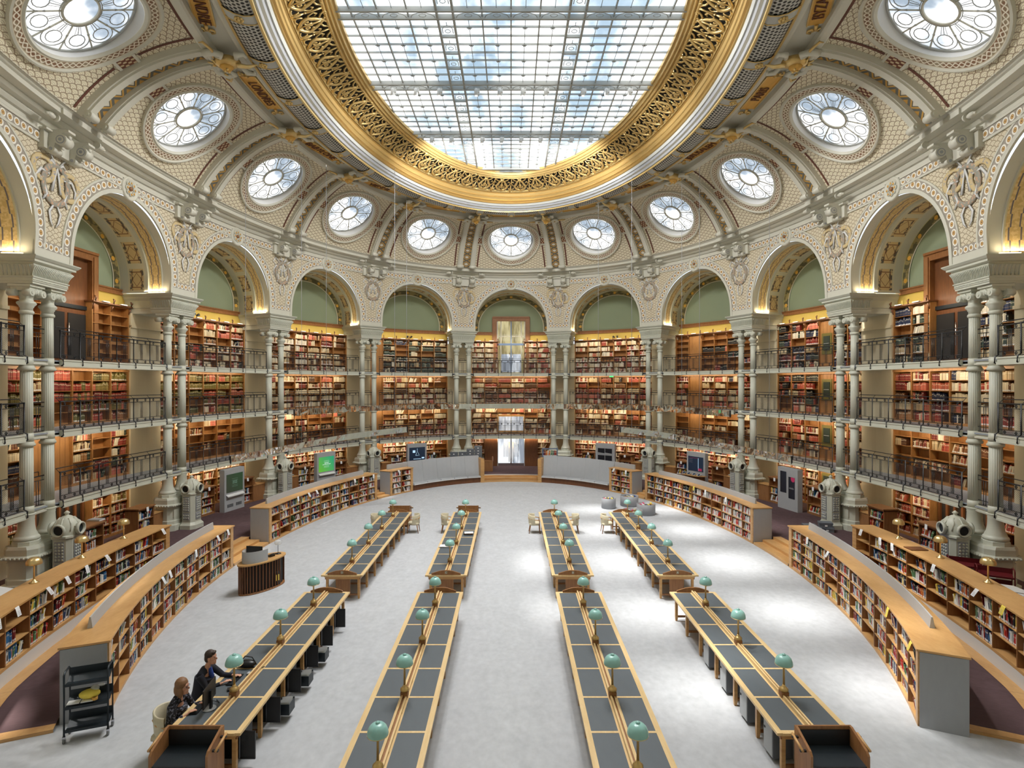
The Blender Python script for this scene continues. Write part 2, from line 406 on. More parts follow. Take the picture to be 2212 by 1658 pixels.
# ================================================================ the building
plain('maroon', L(104, 62, 48), .6)
plain('bar_grey', L(172, 174, 170), .45, var=.03)
FL = lambda p: (p[0], -p[1], p[2])          # rigid pieces are drawn with y inward, placed with Y outward
def fr(u, t=0.0, z=0.0):
    a = (Vector(Q(u+.05, 0, 0))-Vector(Q(u-.05, 0, 0))).normalized(); n = Vector((-a.y, a.x, 0))
    o = Q(u, t, z)
    return Matrix(((a.x, n.x, 0, o[0]), (a.y, n.y, 0, o[1]), (0, 0, 1, o[2]), (0, 0, 0, 1)))
def sweep(name, prof, mats, u0=0.0, u1=16.0, n=192, uvp=1.0, sm=True, parent=None, kind='structure', clip=None):
    mb = MB(); us = [u0+(u1-u0)*i/n for i in range(n+1)]
    ls = [0.0]
    for i in range(n):
        a = Q(us[i], prof[0][0], 0); b = Q(us[i+1], prof[0][0], 0); ls.append(ls[-1]+math.dist(a, b))
    for k in range(len(prof)-1):
        (t0, z0), (t1, z1) = prof[k], prof[k+1]; m = mats[k] if isinstance(mats, list) else mats
        mb.grid([[Q(u, t0, z0), Q(u, t1, z1)] for u in us], m, uv=[[(l/uvp, 0), (l/uvp, 1)] for l in ls], sm=False)
    o = mb.build(name, parent)
    for p in o.data.polygons: p.use_smooth = sm and False
    if kind and parent is None: o['kind'] = kind
    return o
# ---- floors
mb = MB(); N = 120
ring = [F(360*i/N, 0) for i in range(N)]
mb.quad([Q(16*i/64, -2.2, 0)[:2]+(0.0,) for i in range(64)], 'carpet_grey')
o = mb.build('floor'); o['kind'] = 'structure'
PH = 128.0                                   # the raised ring runs from -PH to PH
def arcp(off, a0, a1, n, z): return [F(a0+(a1-a0)*i/n, off, z) for i in range(n+1)]
def outer_pt(ph, z):                          # where the radial line of angle ph meets the outer wall
    a = F(ph, 0); b = F(ph, 1); dx, dy = b[0]-a[0], b[1]-a[1]
    best = None
    for i in range(0, 16*64):
        x, y, ddx, ddy = TAB[i]; x -= ddx*2.0; y -= ddy*2.0
        px, py = x-a[0], y-a[1]; al = px*dx+py*dy
        if al > 0:
            e = abs(px*dy-py*dx)
            if best is None or e < best[0]: best = (e, al)
    al = best[1]; return (a[0]+dx*al, a[1]+dy*al, z)
mb = MB(); angs = [-PH+2*PH*i/150 for i in range(151)]
zr_ = lambda a: ZR if abs(a) < 123 else ZR-(ZR-.05)*(abs(a)-123)/(PH-123)
inn = [F(a, .86, zr_(a)) for a in angs]; out = [outer_pt(a, zr_(a)) for a in angs]
mid = [tuple((i[j]+o_[j])/2 for j in range(3)) for i, o_ in zip(inn, out)]
mb.grid([inn, mid, out], 'carpet_purple', sm=False)
for s in (0, -1): mb.quad([inn[s], out[s], out[s][:2]+(0,), inn[s][:2]+(0,)], 'oak')
o = mb.build('floor_raised_ring'); o['kind'] = 'structure'
# wooden borders of the ring and the steps in the gaps
mb = MB()
for s in (-1, 1):
    a = s*PH; zb = .06
    for k in range(12):
        p0 = F(a, .86+k*.62, zb); p1 = F(a, .86+(k+1)*.62, zb); q0 = F(a-s*1.5, .86+k*.62, zb+.052); q1 = F(a-s*1.5, .86+(k+1)*.62, zb+.052)
        mb.quad([p0, p1, q1, q0], 'oak')
    mb.quad([F(a+s*.02, .86, 0), F(a+s*.02, 8.3, 0), F(a+s*.02, 8.3, zb), F(a+s*.02, .86, zb)], 'oak')
o = mb.build('trim_ring_border'); o['kind'] = 'structure'
GAPS = [(-10.6, 10.6), (45.2, 49.4), (-49.4, -45.2), (83.6, 93.2), (-93.2, -83.6)]
for g0, g1 in GAPS:
    mb = MB(); n = 10
    for off0, off1, z in ((0.0, .4, .1), (.4, .86, .2)):
        a = arcp(off0, g0, g1, n, 0); b = arcp(off0, g0, g1, n, z); c = arcp(off1, g0, g1, n, z)
        mb.grid([a, b, c], 'oak', sm=False)
    a = arcp(.86, g0, g1, n, .2); b = arcp(.86, g0, g1, n, ZR+.006); c = arcp(1.2, g0, g1, n, ZR+.006)
    mb.grid([a, b, c], 'oak', sm=False)
    o = mb.build('trim_step'); o['kind'] = 'structure'
mb = MB()
for s in (-1, 1):
    A_ = [97+(PH-2-97)*i/24 for i in range(25)]
    fo = lambda a, off: F(s*a, 1.7+(a-97)/28*.62+off, zr_(a)+.012)
    mb.grid([[fo(a, -.30), fo(a, .02)] for a in A_], 'oak', sm=False)
mb.build('trim_wood_border')['kind'] = 'structure'
mb = MB(); a = arcp(1.2, -10.6, 10.6, 12, ZR+.01); b = arcp(1.45, -10.6, 10.6, 12, ZR+.01); mb.grid([a, b], 'grey_panel', sm=False)
tag(mb.build('door_mat'), 'grey strip mat along the top of the steps facing the glass doors', 'mat')

# ---- arcade wall, vaults, lunettes
RA, ZS, ZI, ZT = 2.8, 11.3, 10.8, 14.76
tw = lambda z: .42+.05*(z-ZI)
ca = math.degrees(math.atan2(ZT-ZS, CH/2))
TH = [ca*i/10 for i in range(10)]+[ca+(180-2*ca)*i/24 for i in range(25)]+[180-ca+ca*i/10 for i in range(1, 11)]
def apath(r, n=None):
    out = [(r, ZI), (r, (ZI+ZS)/2)]
    out += [(r*math.cos(math.radians(a)), ZS+r*math.sin(math.radians(a))) for a in TH]
    return out+[(-r, (ZI+ZS)/2), (-r, ZI)]
def bpath():
    h = CH/2; out = [(h, ZI), (h, (ZI+ZS)/2)]
    for a in TH:
        c, s = math.cos(math.radians(a)), math.sin(math.radians(a))
        k = min(h/abs(c) if abs(c) > 1e-6 else 1e9, (ZT-ZS)/s if s > 1e-6 else 1e9); out.append((k*c, ZS+k*s))
    return out+[(-h, (ZI+ZS)/2), (-h, ZI)]
def plen(P):
    l = [0.0]
    for i in range(len(P)-1): l.append(l[-1]+math.dist(P[i], P[i+1]))
    return l
def face_strip(mb, A, B, off, mat, uvp=None, k=1):
    rows = []; uvs = []
    l = plen(A); per = uvp and (max(1, round(l[-1]/uvp))/l[-1])
    for q in range(k+1):
        f = q/k; row = [(a[0]*(1-f)+b[0]*f, a[1]*(1-f)+b[1]*f) for a, b in zip(A, B)]
        rows.append([(x, tw(z)+off, z) for x, z in row])
        uvs.append([(l[i]*per, f) for i in range(len(A))] if uvp else [(x+50, z) for x, z in row])
    mb.grid(rows, mat, uv=uvs, sm=False)
def raised(mb, A, B, off, mat):               # a moulding standing off the wall
    face_strip(mb, A, B, off, mat)
    for P in (A, B): mb.grid([[(x, tw(z), z) for x, z in P], [(x, tw(z)+off, z) for x, z in P]], mat, sm=False)
for b in BAYS:
    side = 'far' if b == 0 else ('right' if b > 0 else 'left')
    mb = MB(BM(b)); A = apath(RA); Bp = bpath()
    face_strip(mb, A, Bp, 0, 'mosaic_wall', k=3)
    o = mb.build('wall_arcade_'+side); o['kind'] = 'structure'
    mb = MB(BM(b)); raised(mb, apath(RA), apath(RA+.15), .07, 'cream_paint'); raised(mb, apath(RA+.46), apath(RA+.53), .04, 'cream_paint')
    face_strip(mb, apath(RA+.15), apath(RA+.46), .03, 'bead_band', uvp=.30)
    for s in (-1, 1):
        for z0, z1, m, of in ((ZI+.02, ZI+.28, 'cream_paint', .05), (ZI+.28, ZI+.54, 'bead_band', .035), (ZT-.40, ZT-.12, 'bead_band', .03), (ZT-.47, ZT-.40, 'cream_paint', .05), (ZT-.12, ZT, 'cream_paint', .06)):
            xa, xb = (RA+.15, CH/2) if z0 < 12 else (.42, CH/2)
            nn = 1 if z0 < 12 else 8; xs = [s*(xa+(xb-xa)*i/nn) for i in range(nn+1)]; per = max(1, round((xb-xa)/.3))/(xb-xa)
            mb.grid([[(x, tw(z0)+of, z0) for x in xs], [(x, tw(z1)+of, z1) for x in xs]], m, uv=[[(abs(x-xs[0])*per, 0) for x in xs], [(abs(x-xs[0])*per, 1) for x in xs]], sm=False)
            if m == 'cream_paint': mb.grid([[(x, tw(z0), z0) for x in xs], [(x, tw(z0)+of, z0) for x in xs]], m, sm=False)
    o = mb.build('trim_arch_border'); o['kind'] = 'structure'
    # rosette over the crown
    mb = MB(FL); T = Matrix.Rotation(-PI/2, 4, 'X')
    T = Matrix(((1, 0, 0, 0), (0, 0, 1, 0), (0, -1, 0, 0), (0, 0, 0, 1)))
    mb.lathe([(.0, .06), (.36, .06), (.40, .10), (.46, .08), (.47, 0)], 'cream_paint', 24, T=T, caps=False)
    for i in range(8):
        a = 2*PI*i/8; mb.ball((.22*math.cos(a), .08, .22*math.sin(a)), .088, 'cream_paint', 8, (1, .5, 1)); mb.ball((.22*math.cos(a), .115, .22*math.sin(a)), .05, 'gold_paint', 6, (1, .5, 1))
    mb.ball((0, .08, 0), .09, 'oak_mid', 10, (1, .8, 1))
    o = mb.build('rosette', mw=fr(b, tw(14.42)+.02, 14.40)); tag(o, 'round flower rosette crowning the arch of '+bayname(b), 'rosette', 'rosettes above the arches')
    # vault
    mb = MB(BM(b))
    seg = [(.48, RA, .12, RA, 'cream_paint', None), (.12, RA, .12, RA-.07, 'cream_paint', None), (.12, RA-.07, -.5, RA-.07, 'gold_mosaic', 1.2), (-.5, RA-.07, -.5, RA-.14, 'iron_paint', None),
           (-.5, RA-.14, -.62, RA-.14, 'iron_paint', None), (-.62, RA-.14, -1.45, RA-.14, 'vault_panel', 1.2), (-1.45, RA-.14, -1.9, RA-.14, 'iron_paint', None)]
    for t0, r0, t1, r1, m, p in seg:
        P0, P1 = apath(r0), apath(r1); l = plen(P0); per = p and max(1, round(l[-1]/p))/l[-1]
        mb.grid([[(x, t0, z) for x, z in P0], [(x, t1, z) for x, z in P1]], m, uv=[[(q*per if p else q, 0) for q in l], [(q*per if p else q, 1) for q in l]], sm=True)
    r2 = RA-.14; l = plen(apath(r2)); per = round(l[-1]/1.1)/l[-1]
    mb.grid([[(x, -1.86, z) for x, z in apath(r2)], [(x, -1.86, z) for x, z in apath(r2-.34)]], 'flower_band', uv=[[(q*per, 0) for q in l], [(q*per, 1) for q in l]], sm=False)
    P = apath(r2-.34); mb.grid([[(x, -1.84, z) for x, z in P], [(x, -1.84, z) for x, z in apath(r2-.38)]], 'cream_paint', sm=False)
    o = mb.build('ceiling_vault'); o['kind'] = 'structure'
    mb = MB(BM(b)); P = apath(r2-.3); mb.grid([[(x, -1.88, z) for x, z in P], [(x*.5, -1.88, 10.8+(z-10.8)*.5) for x, z in P], [(x*.02, -1.88, 10.8) for x, z in P]], 'green_wall', sm=False)
    o = mb.build('wall_lunette'); o['kind'] = 'structure'
    # back wall and yellow strip
    mb = MB(BM(b))
    xs = [-2.9+5.8*i/8 for i in range(9)]
    mb.grid([[(x, -2.0, 0) for x in xs], [(x, -2.0, 10.3) for x in xs]], 'oak_dark', sm=False)
    for g_ in ((xs,) if b not in (0, 4, -4) else ([-2.9, -2.3, -1.7, -1.2], [1.2, 1.7, 2.3, 2.9])):
        mb.grid([[(x, -1.84, 10.2) for x in g_], [(x, -1.84, 10.9) for x in g_]], 'yellow_wall', sm=False)
        mb.grid([[(x, -1.84, 10.2) for x in g_], [(x, -2.0, 10.2) for x in g_]], 'yellow_wall', sm=False)
    o = mb.build('wall_back_'+side); o['kind'] = 'structure'
    mb = MB(BM(b)); segs = [(-2.9, 2.9)] if b not in (0, 4, -4) else [(-2.9, -1.25), (1.25, 2.9)]
    for x0, x1 in segs:
        mb.box(x0, x1, -1.88, -1.76, 10.72, 10.94, 'lunette_wood', nx=5); mb.box(x0, x1, -1.88, -1.72, 10.90, 10.96, 'lunette_wood', nx=5)
    o = mb.build('trim_lunette'); o['kind'] = 'structure'
    for s in (-1, 1):                          # stone piers behind the columns
        mb = MB(BM(b)); x0, x1 = sorted((s*2.84, s*CH/2))
        mb.box(x0, x1, -2.0, -1.5, 0, 9.95, 'stone', nx=2)
        mb.box(x0, x1, -2.0, -1.44, 9.3, 9.42, 'stone', nx=2)
        o = mb.build('wall_stone_pier'); o['kind'] = 'structure'
# plain closing walls beside and behind the camera
mb = MB()
def us_(a, b, n=12): return [a+(b-a)*i/n for i in range(n+1)]
for a, b_, t in ((5.5, 6.5, .45), (9.5, 10.5, .45), (6.5, 9.5, -2.1)):
    U = us_(a, b_, 20); mb.grid([[Q(u, t, 0) for u in U], [Q(u, t, 15) for u in U]], 'iron_paint', sm=False)
    if t < 0: mb.grid([[Q(u, t, 14.95) for u in U], [Q(u, 1.0, 14.95) for u in U]], 'iron_paint', sm=False)
for u in (6.5, 9.5): mb.quad([Q(u, -2.1, 0), Q(u, .45, 0), Q(u, .45, 15), Q(u, -2.1, 15)], 'iron_paint')
for u in (5.5, 10.5): mb.quad([Q(u, -2.1, 0), Q(u, .45, 0), Q(u, .45, 15), Q(u, -2.1, 15)], 'stone')
o = mb.build('wall_near'); o['kind'] = 'structure'
# ---- cornice
o = sweep('trim_cornice', [(.5, 14.70), (.68, 14.72), (.68, 14.84), (.76, 14.86), (.84, 14.96), (.84, 15.00), (1.0, 15.03), (1.1, 15.10), (1.1, 15.13), (1.16, 15.14), (1.34, 15.17), (1.34, 15.31), (1.40, 15.34), (1.46, 15.40), (1.52, 15.42), (1.52, 15.40)], 'cream_paint')
# ---- cove
def CV(tau):                                   # profile of the cove: inset, height, tangent
    t = 1.5+3.9*tau; z = 15.4+2.7*tau; q = .5*4*tau*(1-tau); dq = .5*4*(1-2*tau)
    return t-.569*q, z+.822*q, 3.9-.569*dq, 2.7+.822*dq
OT = .47
def oframe(b):
    t, z, dt, dz = CV(OT); x, y, dx, dy = Qp(b); Y = Vector((dx*dt, dy*dt, dz)).normalized(); X = (Vector(Q(b+.05, t, 0))-Vector(Q(b-.05, t, 0))).normalized(); Y = (Y-X*X.dot(Y)).normalized(); Z = X.cross(Y)
    o = Q(b, t, z)
    return Matrix(((X.x, Y.x, Z.x, o[0]), (X.y, Y.y, Z.y, o[1]), (X.z, Y.z, Z.z, o[2]), (0, 0, 0, 1)))
for b in range(-7, 9):
    mb = MB(); vis = abs(b) <= 5
    ni, nj = (56, 44) if vis else (40, 30)
    C0 = Vector(Q(b, *CV(OT)[:2])); rows = []; uvs = []
    for j in range(nj+1):
        t, z, _, _ = CV(j/nj); r = []; uu = []
        c = Q(b, t, z)
        for i in range(ni+1):
            s = -CH/2+CH*i/ni; p = Q(b+s/CH, t, z); r.append(p); uu.append((50+math.copysign(math.dist(p, c), s), 30+j/nj*5.1))
        rows.append(r); uvs.append(uu)
    bs = [mb.add(r) for r in rows]
    for j in range(nj):
        for i in range(ni):
            c = (Vector(rows[j][i])+Vector(rows[j+1][i+1]))/2
            if (c-C0).length < 1.68: continue
            mb.face([bs[j]+i, bs[j]+i+1, bs[j+1]+i+1, bs[j+1]+i], 'mosaic_dome', [uvs[j][i], uvs[j][i+1], uvs[j+1][i+1], uvs[j+1][i]], True)
    o = mb.build('ceiling_cove'); o['kind'] = 'structure'
def onsurf(b, x, tau, off=0.0):                # a point on the cove of bay b, x metres from its axis
    t, z, dt, dz = CV(tau); l = math.hypot(dt, dz); nt, nz = dz/l, -dt/l
    t += nt*off; z += nz*off; c = Q(b, t, z); e = Q(b+.5*(1 if x > 0 else -1), t, z); L_ = math.dist(c, e)
    return Q(b+.5*x/L_, t, z)
# oculus: one model, shared meshes
def ring(mb, r, w, th, m, n=40, z=0.0): mb.tube([(r*math.cos(2*PI*i/n), r*math.sin(2*PI*i/n), z) for i in range(n)], [w]*n, m, 6, closed=True, flat=th/w)
def mk_oculus(mw):
    root = empty('window_oculus', mw=mw, kind='structure')
    n = 48; A = [2*PI*i/n for i in range(n+1)]
    mb = MB(); z = -.12
    ring(mb, 1.50, .035, .04, 'bar_grey', z=z); ring(mb, .50, .04, .04, 'cream_paint', 24, z); ring(mb, .57, .014, .02, 'bar_grey', 24, z)
    for i in range(10):
        a = 2*PI*(i+.5)/10; c, s = math.cos(a), math.sin(a)
        mb.tube([(.5*c, .5*s, z), (1.5*c, 1.5*s, z)], .028, 'cream_paint', 4)
        a = 2*PI*i/10; c, s = math.cos(a), math.sin(a)
        mb.tube([(1.10*c+.22*math.cos(q*PI/6), 1.10*s+.22*math.sin(q*PI/6), z) for q in range(12)], .016, 'bar_grey', 4, closed=True)
        arc = []
        for q in range(13):
            th = -PI*.72+PI*1.44*q/12; arc.append(((1.10+.34*math.cos(th))*c-.34*math.sin(th)*s, (1.10+.34*math.cos(th))*s+.34*math.sin(th)*c, z))
        mb.tube([(.86*c, .86*s, z), (.58*c, .58*s, z)], .012, 'bar_grey', 4)
        for d in (-.10, .10): mb.tube([(.88*math.cos(a+d), .88*math.sin(a+d), z), (.60*math.cos(a+d*.8), .60*math.sin(a+d*.8), z)], .008, 'bar_grey', 4)
        mb.tube(arc, .017, 'bar_grey', 4)
    mb.build('mullion', root)
    mb = MB(); bidx = mb.add([(1.55*math.cos(a), 1.55*math.sin(a), -.16) for a in A[:-1]]); mb.face([bidx+i for i in range(n)], 'oculus_glass'); mb.build('pane', root)
    return root
def oculus_frame(b, root):
    n = 60; A = [2*PI*i/n for i in range(n+1)]; Mi = root.matrix_basis.inverted()
    S = lambda r, a, off: tuple(Mi@Vector(onsurf(b, r*math.cos(a), OT+r*math.sin(a)/5.05, off)))
    mb = MB()
    for r0, o0, r1, o1, m in ((1.58, .03, 1.66, .10, 'cream_paint'), (1.66, .10, 1.72, .06, 'cream_paint'), (1.72, .06, 1.98, .06, 'oculus_band'), (1.98, .06, 2.02, .12, 'cream_paint'), (2.02, .12, 2.08, .10, 'cream_paint'), (2.08, .10, 2.08, -.02, 'cream_paint')):
        mb.grid([[S(r0, a, o0) for a in A], [S(r1, a, o1) for a in A]], m, uv=[[(i*30/n, 0) for i in range(n+1)], [(i*30/n, 1) for i in range(n+1)]], sm=False)
    mb.build('frame', root)
    mb = MB(); mb.grid([[S(1.58, a, .04) for a in A], [(1.53*math.cos(a), 1.53*math.sin(a), -.16) for a in A]], 'white_panel', sm=True); mb.build('reveal', root)
oc = None
for b in range(-7, 9):
    if oc is None: oc = cur = mk_oculus(oframe(b)); first_oc = (b, cur)
    else: cur = copy_tree(oc, oframe(b)); oculus_frame(b, cur)
oculus_frame(*first_oc)
# painted tablets and border lines on the cove
for b in BAYS:
    mb = MB()
    for s in (-1, 1):
        for t0, t1, m, of in ((.395, .415, 'cream_paint', .06), (.415, .525, 'red_tablet', .03), (.525, .545, 'cream_paint', .06)):
            mb.grid([[onsurf(b, s*2.05, t0, of), onsurf(b, s*2.55, t0, of)], [onsurf(b, s*2.05, t1, of), onsurf(b, s*2.55, t1, of)]], m, uv=[[(0, 0), (1, 0)], [(0, 1), (1, 1)]], sm=False)
        rows = []
        for i in range(21):
            tau = .02+.9*i/20; t, z, _, _ = CV(tau); half = math.dist(Q(b, t, z), Q(b+.5, t, z))
            rows.append([onsurf(b, s*(half-.90), tau, .015), onsurf(b, s*(half-.80), tau, .015)])
        mb.grid([r for i, r in enumerate(rows) if i < 9], 'maroon', sm=False); mb.grid([r for i, r in enumerate(rows) if i > 11], 'maroon', sm=False)
    t, z, _, _ = CV(.93); half = math.dist(Q(b, t, z), Q(b+.5, t, z))-.8
    mb.grid([[onsurf(b, x*half/6, .915, .015) for x in range(-6, 7)], [onsurf(b, x*half/6, .935, .015) for x in range(-6, 7)]], 'maroon', sm=False)
    o = mb.build('trim_cove_tablet'); o['kind'] = 'structure'
# ---- ribs
for u in [k+.5 for k in range(-6, 6)]:
    mb = MB(); m4 = fr(u); X = Vector((m4[0][0], m4[1][0], 0))
    n = 18
    def rp(x, tau, off):
        t, z, dt, dz = CV(tau); l = math.hypot(dt, dz); t += dz/l*off; z -= dt/l*off; p = Vector(Q(u, t, z))+X*x*(1-.15*tau); return tuple(p)
    taus = [.0+.99*i/n for i in range(n+1)]
    for s in (-1, 1):
        for x0, x1, of in ((.28, .66, .20), (.32, .60, .27)):
            mb.grid([[rp(s*x0, q, 0), rp(s*x0, q, of), rp(s*x1, q, of), rp(s*x1, q, 0)] for q in taus], 'cream_paint', sm=False, caps=True)
        for z_ in (.0,):                       # scroll feet
            c = Vector(rp(s*.46, .035, .30)); d = X
            mb.tube([tuple(c-d*.22), tuple(c+d*.22)], .13, 'cream_paint', 12); mb.tube([tuple(c-d*.25), tuple(c+d*.25)], .06, 'iron_paint', 8)
            c = Vector(rp(s*.46, .97, .28)); mb.tube([tuple(c-d*.2), tuple(c+d*.2)], .12, 'cream_paint', 12)
    l = 5.1
    mb.grid([[rp(-.28, q, .05), rp(.28, q, .05)] for q in taus], 'diamond_band', uv=[[(q*9, 0), (q*9, 1)] for q in taus], sm=False)
    o = mb.build('trim_rib'); o['kind'] = 'structure'
# ---- beam ring, plate zone, grille, fascia, gold mouldings
sweep('trim_beam', [(5.15, 18.0), (5.15, 17.86), (5.22, 17.82), (5.40, 17.86), (5.46, 17.92), (5.46, 18.15), (6.25, 18.2), (6.25, 18.02), (6.34, 17.98), (6.45, 18.02), (6.45, 18.1)], 'cream_paint')
o = sweep('trim_grille', [(6.45, 18.04), (6.62, 17.92), (6.85, 17.84), (7.1, 17.82), (7.3, 17.86), (7.42, 17.93)], 'hex_grille', n=256)
me = o.data; uvl = me.uv_layers[0].data; prof = [0, .21, .45, .70, .90, 1.04]; nf = 256
for k in range(5):
    for i in range(nf):
        pi_ = me.polygons[k*nf+i]; x0 = i/nf*16*4.7/.15; x1 = (i+1)/nf*16*4.7/.15
        for li, (xx, vv) in zip(pi_.loop_indices, ((x0, prof[k]), (x0, prof[k+1]), (x1, prof[k+1]), (x1, prof[k]))): uvl[li].uv = (xx, vv/.26)
sweep('trim_gold_beads', [(6.44, 18.0), (6.46, 17.93), (6.52, 17.95), (6.53, 18.0)], 'gold')
sweep('trim_gold_beads', [(7.38, 17.95), (7.40, 17.84), (7.48, 17.83), (7.50, 17.95)], 'gold_light')
sweep('trim_fascia', [(7.48, 17.90), (7.56, 17.90), (7.60, 17.99), (7.70, 18.02), (7.74, 18.12), (7.80, 18.13), (7.86, 18.24), (7.92, 18.26)], ['pale_fascia', 'mid_grey_panel', 'cream_paint', 'mid_grey_panel', 'pale_fascia', 'pale_fascia', 'gold'])
sweep('trim_gold_moulding', [(7.86, 18.26), (7.80, 18.32), (7.88, 18.40), (7.97, 18.42), (7.90, 18.50), (7.97, 18.60), (8.02, 18.62), (7.95, 18.72), (8.0, 18.84), (8.06, 18.86), (8.0, 18.93), (8.06, 18.98)], 'gold')
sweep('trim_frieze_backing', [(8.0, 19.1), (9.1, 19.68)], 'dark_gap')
sweep('trim_gold_moulding', [(9.08, 19.52), (9.04, 19.42), (9.12, 19.40), (9.16, 19.50), (9.24, 19.46), (9.28, 19.56), (9.36, 19.54), (9.40, 19.66), (9.48, 19.66), (9.5, 19.78)], 'gold')
sweep('trim_gold_moulding', [(8.0, 18.97), (8.08, 18.92), (8.14, 19.0), (8.12, 19.06)], 'gold_light')
# separators with rosettes on the grille
for i in range(-11, 12):
    u = i/2; mb = MB(); w_ = .22
    for k, (pr, m) in enumerate((([(6.46, 18.0), (6.6, 17.88), (6.85, 17.79), (7.1, 17.77), (7.32, 17.82), (7.42, 17.9)], 'pale_fascia'),)):
        X = Vector((fr(u)[0][0], fr(u)[1][0], 0))
        mb.grid([[tuple(Vector(Q(u, t, z))+X*x) for x in (-w_, w_)] for t, z in pr], m, sm=False)
        for s in (-1, 1): mb.tube([tuple(Vector(Q(u, t, z-.01))+X*s*w_) for t, z in pr], .02, 'gold', 5)
    c = Vector(Q(u, 6.92, 17.76))
    for q in range(8):
        a = 2*PI*q/8; D = Vector(Qp(u)[2:4]+(0,)); mb.ball(tuple(c+X*.1*math.cos(a)+D*.1*math.sin(a)), .05, 'gold', 6)
    mb.ball(tuple(c), .06, 'gold_light', 6)
    o = mb.build('trim_grille_rosette'); o['kind'] = 'structure'
# gold pierced frieze: scroll motifs
def mk_motif():
    mb = MB()      # x along, y radial 0..1.25 (outer to inner), z down
    def T(pts, r): mb.tube([(x, y, .06) for x, y in pts], r, 'gold', 5, flat=.8)
    for s in (-1, 1):
        loop = [(s*.30*math.sin(PI*q/10)*(1.15 if q < 6 else .9), .08+.95*(q/10)**1.15) for q in range(11)]
        T(loop, [.05+.025*math.sin(PI*q/10) for q in range(11)])
        sp = [(s*(.14+.11*math.exp(-q*.22)*math.cos(q*.75+2.2)*1.2), .45+.15*math.exp(-q*.18)*math.sin(q*.75+2.2)*1.3) for q in range(12)]
        T(sp, [.035-.0015*q for q in range(12)])
        T([(0, .15), (s*.12, .25), (s*.2, .2)], .03); T([(s*.16, .9), (s*.32, .98), (s*.42, 1.14), (s*.30, 1.2)], .04)
        T([(s*.30, .5), (s*.45, .55), (s*.52, .75), (s*.42, .86), (s*.36, .76)], .03)
        T([(s*.24, .12), (s*.36, .05), (s*.5, .1)], .035); T([(s*.52, .02), (s*.5, .22), (s*.44, .34)], .03)
    T([(0, .2), (0, .55), (0, 1.05)], [.02, .05, .025]); T([(-.12, 1.1), (0, 1.0), (.12, 1.1)], .04)
    T([(.575, .0), (.575, .3), (.575, .5)], [.05, .07, .02]); T([(.48, .25), (.575, .12), (.67, .25)], .03); T([(.575, .6), (.575, 1.15)], [.05, .03])
    for x, y in ((0, .62), (.575, .55), (.3, 1.15), (-.3, 1.15), (.2, .62), (-.2, .62)): mb.ball((x, y, .05), .05, 'gold_light', 6)
    return mb.mesh('scroll')
mot = mk_motif(); MW = 1.16
froot = empty('gilded_frieze', (0, 0, 19.2), 'gilded openwork scroll frieze running round the oval skylight', 'frieze')
# place by arc length at the frieze's middle
lens = [0.0]; USn = 1600
for i in range(USn): lens.append(lens[-1]+math.dist(Q(16*i/USn, 8.6, 0), Q(16*(i+1)/USn, 8.6, 0)))
nm = round(lens[-1]/MW); j = 0
for i in range(nm):
    target = (i+.5)*lens[-1]/nm
    while lens[j+1] < target: j += 1
    u = 16*j/USn
    uu = u if u < 8 else u-16
    if abs(uu) > 6.6: continue
    x, y, dx, dy = Qp(u); Y = Vector((dx*1.08, dy*1.08, .53)).normalized(); X = (Vector(Q(u+.05, 8.6, 0))-Vector(Q(u-.05, 8.6, 0))).normalized(); Z = X.cross(Y).normalized()
    a_ = Vector(Q(u, 8.05, 18.99))-Z*.0; ww = (math.dist(Q(u-.05, 8.6, 0), Q(u+.05, 8.6, 0))/.1)/(lens[-1]/16)
    o = bpy.data.objects.new('scroll', mot); COL.objects.link(o); o.parent = froot
    sx = lens[-1]/nm/MW
    M_ = Matrix(((X.x*sx, Y.x*.98, Z.x, a_.x), (X.y*sx, Y.y*.98, Z.y, a_.y), (X.z*sx, Y.z*.98, Z.z, a_.z), (0, 0, 0, 1)))
    o.matrix_parent_inverse = froot.matrix_basis.inverted(); o.matrix_basis = M_
# ---- skylight
EA, EB = 6.2, 12.62; ZG = 19.80
sk = empty('window_skylight', (0, 0, ZG), kind='structure')
def P0(mb, name): o = mb.build(name, sk); o.matrix_parent_inverse = sk.matrix_basis.inverted(); return o
xw = lambda y: EA*math.sqrt(max(0, 1-(y/EB)**2)); yw = lambda x: EB*math.sqrt(max(0, 1-(x/EA)**2))
mb = MB(); n = 64; bi = mb.add([((EA+.1)*math.cos(2*PI*i/n), (EB+.1)*math.sin(2*PI*i/n), ZG+.05) for i in range(n)]); mb.face([bi+i for i in range(n)], 'sky_glass'); P0(mb, 'pane')
majors = [2.52+4.87*k for k in (-3, -2, -1, 0, 1, 2)]; majors = [y for y in majors if abs(y) < EB]
mb = MB()
for x in (0, 1.02, -1.02, 3.62, -3.62, 4.65, -4.65, 5.6, -5.6):
    Y = yw(x); mb.box(x-.024, x+.024, -Y, Y, ZG-.06, ZG+.03, 'bar_grey')
P0(mb, 'glazing_bar')
for s in (-1, 1):
    mb = MB()
    for x in (2.03, 2.60): Y = yw(x); mb.box(s*x-.04, s*x+.04, -Y, Y, ZG-.12, ZG+.03, 'bar_grey')
    P0(mb, 'main_beam')
